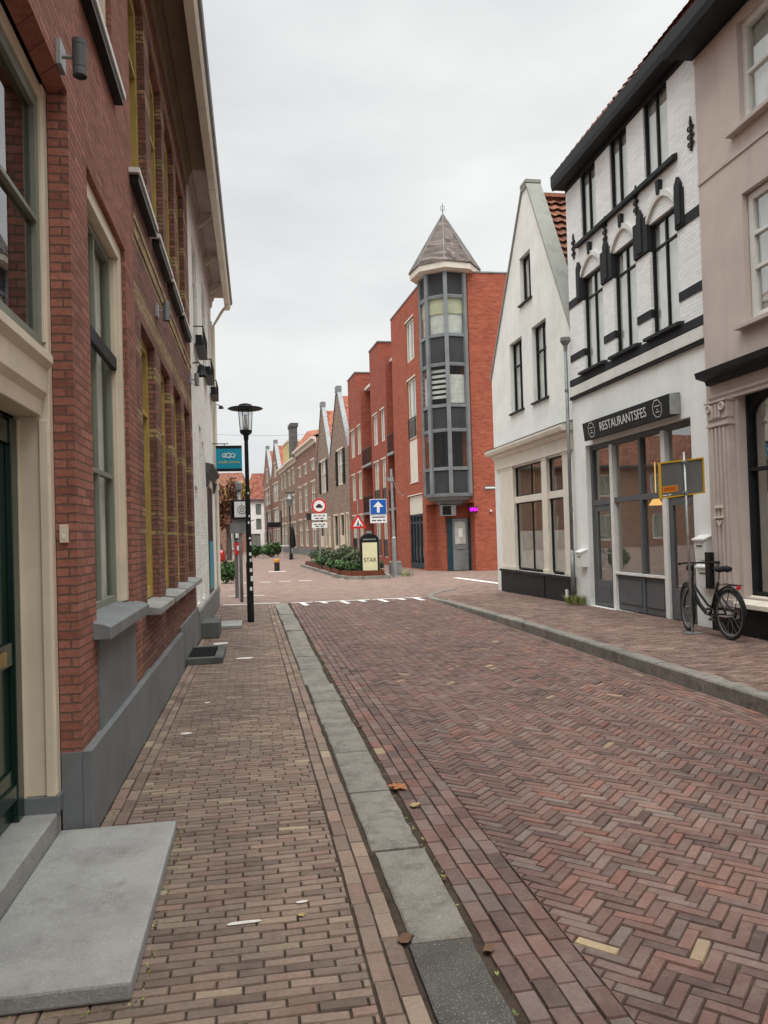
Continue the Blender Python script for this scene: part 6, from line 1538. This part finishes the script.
for a, z, s_ in ((.60, .20, .10), (.32, .38, -.10)): MB().tube([bp(a - .04, z, s_), bp(a + .05, z, s_)], .018, 6).build('pedal', M['rubber'], cr)
mb = MB(); mb.tube([bp(.46, .37, .06), bp(.2, .385, .06), bp(-.02, .38, .06), bp(-.04, .335, .06), bp(-.01, .29, .06), bp(.2, .25, .06), bp(.46, .20, .06)], .022, 6); mb.build('chain_case', M['black'], bk, smooth=True)
mb = MB()
for s_ in (-.06, .06): mb.tube([bp(-.20, .72, s_), bp(.20, .72, s_)], .006); mb.tube([bp(-.12, .72, s_), bp(0, Rw, s_ * 1.1)], .005)
mb.tube([bp(-.2, .72, -.06), bp(-.2, .72, .06)], .006); mb.tube([bp(-.05, .72, -.06), bp(-.05, .72, .06)], .006); mb.build('luggage_rack', M['black'], bk)
MB().tube([bp(.36, .28, .04), bp(.30, .01, .17)], .009).build('kickstand', M['galv'], bk)
MB().tube([bp(-.205, .695, 0), bp(-.225, .695, 0)], .028, 10).build('tail_light', M['signred'], bk)

# ------------------------------------------------ weeds, leaves, scraps
def weed(x, y, z, r, n, label, h=.16):
    mb = MB()
    for _ in range(n):
        a = random.random() * 6.28; q = random.random() ** .5 * r; p = Vector((x + q * math.cos(a), y + q * math.sin(a), z)); b = random.random() * 6.28; le = h * random.uniform(.5, 1.1); w_ = Vector((math.cos(b + 1.57), math.sin(b + 1.57), 0)) * .006; d = Vector((math.cos(b), math.sin(b), 0))
        m1 = p + d * le * .25 + U * le * .6; m2 = p + d * le * .7 + U * le * .85
        mb.face([tuple(p - w_), tuple(p + w_), tuple(m1 + w_ * .8), tuple(m1 - w_ * .8)]); mb.face([tuple(m1 - w_ * .8), tuple(m1 + w_ * .8), tuple(m2)])
    return tag(mb.build('weed', M['grasst'], norm=False), label, 'weed')
weed(6.40, 14.85, .115, .22, 240, 'grassy weed tuft growing at the foot of the downpipe', .22)
weed(5.75, 29.4, .0, .25, 90, 'yellowish weed tuft at the foot of the orange red corner building', .3)
mb = MB()
for _ in range(420):   # moss and tiny weeds in the joints
    q = random.random()
    if q < .25: x, y = random.uniform(-.92, -.47), 2.84 + random.gauss(0, .02)
    elif q < .45: x, y = -.465 + random.gauss(.01, .012), random.uniform(2.85, 4.45)
    elif q < .75: y = random.uniform(2.3, 12); x = kL(y)[1] + random.gauss(.028, .014)
    else: y = random.uniform(2.3, 10); x = -.915 + random.gauss(0, .02)
    if x < -.93: continue
    p = Vector((x, y, -.008)); s_ = random.uniform(.006, .016)
    for k in range(3):
        a = random.random() * 6.28; d = Vector((math.cos(a), math.sin(a), random.uniform(.3, 1.0))) * s_; w_ = Vector((-d.y, d.x, 0)) * .35
        mb.face([tuple(p), tuple(p + d * .6 + w_), tuple(p + d), tuple(p + d * .6 - w_)])
tag(mb.build('moss', M['grasst'], norm=False), 'moss and tiny weeds in the joints along the slab and kerb', 'moss', kind='stuff')

def leafmesh(x, y, z, s_, mat, label, star=True, rot=0, grp=None):
    mb = MB(); n = 22 if star else 10; ring = []
    for k in range(n):
        a = 2 * math.pi * k / n
        r_ = (s_ * (.55 + .45 * abs(math.cos(2.5 * (a)))) if star else s_ * (.45 + .55 * abs(math.cos(a)))) * random.uniform(.85, 1.1)
        ring.append((x + r_ * math.cos(a + rot), y + r_ * math.sin(a + rot), z + .004 + abs(random.gauss(.0, .16)) * r_))
    c = (x, y, z + .006); mb.idx([c] + ring, [(0, i + 1, (i + 1) % n + 1) for i in range(n)])
    if star: mb.tube([(x, y, z + .008), (x + s_ * 1.3 * math.cos(rot + 2.5), y + s_ * 1.3 * math.sin(rot + 2.5), z + .012)], .0018, 4)
    return tag(mb.build('fallen_leaf', M[mat], norm=False), label, 'leaf', grp)
M['leaforange'] = plain('orange_leaf', (.40, .16, .055), .6, var=.45, scale=30)
M['leafpale'] = plain('pale_leaf', (.48, .36, .16), .6, var=.4, scale=30)
M['leafbrown'] = plain('brown_leaf', (.14, .075, .04), .7, var=.45, scale=30)
M['scrap'] = plain('paper_scrap', (.66, .62, .56), .8, var=.25, scale=20)
leafmesh(.865, 4.93, -.012, .065, 'leaforange', 'large orange maple leaf in the gutter beside the left kerb', rot=.5)
leafmesh(.905, 4.58, -.015, .042, 'leafpale', 'small pale yellow leaf lying just before the orange leaf', rot=1.8)
leafmesh(.55, 3.06, .004, .045, 'leafbrown', 'curled brown leaf on the joint of the dark kerb stone', star=False, rot=.9)
leafmesh(-.50, 4.49, .0, .035, 'leafbrown', 'dark curled leaf at the far corner of the grey door slab', star=False, rot=.2)
for i, (x, y, s_, m_, lb) in enumerate([(.83, 3.6, .03, 'leafbrown', 'small brown leaf in the gutter, nearer than the orange leaf'), (.86, 2.95, .035, 'leafbrown', 'brown leaf in the gutter at the dark kerb stone'), (.84, 6.6, .03, 'leafbrown', 'brown leaf in the gutter beyond the orange leaf'), (.85, 9.0, .035, 'leaforange', 'small orange leaf further along the gutter'),
        (.15, 3.35, .018, 'leafpale', 'tiny pale leaf on the sidewalk bricks near the kerb'), (2.9, 12.2, .03, 'leafpale', 'pale leaf in the middle of the road'), (-.72, 5.6, .02, 'leafbrown', 'tiny brown leaf beside the grey plinth'), (2.4, 9.2, .03, 'leafpale', 'pale leaf on the herringbone road'), (4.05, 10.5, .035, 'leafbrown', 'brown leaf in the gutter of the right kerb')]):
    leafmesh(x, y, (.0 if x < .5 else -.018), s_, m_, lb, star=i % 2 == 0, rot=i)
def scrap(x, y, z, w_, d_, rot, label):
    mb = MB(); c, s_ = math.cos(rot), math.sin(rot); v = []
    for a, b in ((-1, -1), (-.2, -1.2), (.7, -.9), (1, -.3), (.95, .8), (.1, 1.1), (-.8, .9), (-1.1, .1)):
        X = a * w_ / 2 * random.uniform(.85, 1.1); Y = b * d_ / 2 * random.uniform(.8, 1.1); v.append((x + X * c - Y * s_, y + X * s_ + Y * c, z + .005))
    mb.face(v); return tag(mb.build('paper_scrap', M['scrap'], norm=False), label, 'scrap')
scrap(-.09, 3.34, 0, .14, .026, 0.02, 'long pale scrap stuck on the sidewalk beside the grey slab')
scrap(.16, 3.47, 0, .05, .02, .1, 'small pale speck near the kerb')
scrap(-.62, 6.7, 0, .09, .06, 0, 'pale fleck on the sidewalk near the blue grey plinth')
scrap(-.18, 10.7, 0, .22, .14, 0, 'pale smear on the sidewalk beyond the low step with the mat')
scrap(-.58, 12.35, 0, .22, .22, .3, 'white crumpled scrap before the tall block step')
scrap(-.52, 7.9, 0, .06, .05, .3, 'pale dot of litter on the sidewalk halfway to the low step')
# brass-coloured road bricks show up by chance in the paving; a few pale marks
# ================================================================== CAMERA AND LIGHT
cam = bpy.data.cameras.new('camera'); co = bpy.data.objects.new('camera', cam); COL.objects.link(co); sc.camera = co
cam.sensor_fit = 'HORIZONTAL'; cam.sensor_width = 36; cam.lens = 36 * 770 / 768; cam.shift_y = 9.755 / 768; cam.clip_end = 1500; cam.clip_start = .05
yaw, pit, rol = R(9.469733), R(1.0), R(1.7)
f = Vector((math.sin(yaw) * math.cos(pit), math.cos(yaw) * math.cos(pit), math.sin(pit))); rt = Vector((math.cos(yaw), -math.sin(yaw), 0)); up = rt.cross(f)
r2 = rt * math.cos(rol) - up * math.sin(rol); u2 = up * math.cos(rol) + rt * math.sin(rol)
m = Matrix(((r2.x, u2.x, -f.x, 0), (r2.y, u2.y, -f.y, 0), (r2.z, u2.z, -f.z, 1.62), (0, 0, 0, 1)))
co.matrix_world = m

w = bpy.data.worlds.new('World'); sc.world = w; w.use_nodes = True; nt = w.node_tree; nt.nodes.clear()
out = nt.nodes.new('ShaderNodeOutputWorld'); bg = nt.nodes.new('ShaderNodeBackground'); sky = nt.nodes.new('ShaderNodeTexSky'); sky.sky_type = 'NISHITA'; sky.sun_disc = False
EL, AZ = R(62), R(185)
sky.sun_elevation = EL; sky.sun_rotation = AZ; sky.air_density = 1.0; sky.dust_density = 4
hsv = nt.nodes.new('ShaderNodeHueSaturation'); hsv.inputs['Saturation'].default_value = .25; nt.links.new(sky.outputs[0], hsv.inputs['Color'])
# cloud deck laid over the clear sky: soft grey with faint mottling
tc = nt.nodes.new('ShaderNodeTexCoord'); mp = nt.nodes.new('ShaderNodeMapping'); mp.inputs['Scale'].default_value = (1.6, 1.6, 4.2); nt.links.new(tc.outputs['Generated'], mp.inputs[0])
no = nt.nodes.new('ShaderNodeTexNoise'); no.inputs['Scale'].default_value = 1.7; no.inputs['Detail'].default_value = 6; no.inputs['Roughness'].default_value = .5; nt.links.new(mp.outputs[0], no.inputs['Vector'])
cr_ = nt.nodes.new('ShaderNodeValToRGB'); e = cr_.color_ramp.elements; e[0].position = .28; e[0].color = (4.3, 4.45, 4.5, 1); e[1].position = .72; e[1].color = (5.9, 5.95, 5.88, 1); nt.links.new(no.outputs[0], cr_.inputs[0])
mxn = nt.nodes.new('ShaderNodeMix'); mxn.data_type = 'RGBA'; mxn.inputs[0].default_value = .93
gx = nt.nodes.new('ShaderNodeSeparateXYZ'); nt.links.new(tc.outputs['Generated'], gx.inputs[0]); gr_ = nt.nodes.new('ShaderNodeMapRange'); gr_.interpolation_type = 'SMOOTHSTEP'; gr_.inputs[1].default_value = .58; gr_.inputs[2].default_value = 1.0; gr_.inputs[3].default_value = 1.0; gr_.inputs[4].default_value = 4.2; nt.links.new(gx.outputs[2], gr_.inputs[0]); nt.links.new(hsv.outputs[0], mxn.inputs[6]); nt.links.new(cr_.outputs[0], mxn.inputs[7])
vm = nt.nodes.new('ShaderNodeVectorMath'); vm.operation = 'SCALE'; nt.links.new(mxn.outputs[2], vm.inputs[0]); nt.links.new(gr_.outputs[0], vm.inputs['Scale']); nt.links.new(vm.outputs[0], bg.inputs[0]); bg.inputs[1].default_value = .10; nt.links.new(bg.outputs[0], out.inputs[0])
sl = bpy.data.lights.new('sun', 'SUN'); sl.energy = 1.3; sl.angle = R(60); sl.color = (1, .97, .93); so = bpy.data.objects.new('sun', sl); COL.objects.link(so)
sd = Vector((math.sin(AZ) * math.cos(EL), math.cos(AZ) * math.cos(EL), math.sin(EL)))
so.rotation_euler = sd.to_track_quat('Z', 'Y').to_euler()
sc.view_settings.view_transform = 'Standard'; sc.view_settings.look = 'None'; sc.view_settings.gamma = 1; sc.view_settings.exposure = .76
sc.view_settings.use_curve_mapping = False
sc.cycles.max_bounces = 8; sc.cycles.diffuse_bounces = 4; sc.cycles.glossy_bounces = 4; sc.cycles.transparent_max_bounces = 12
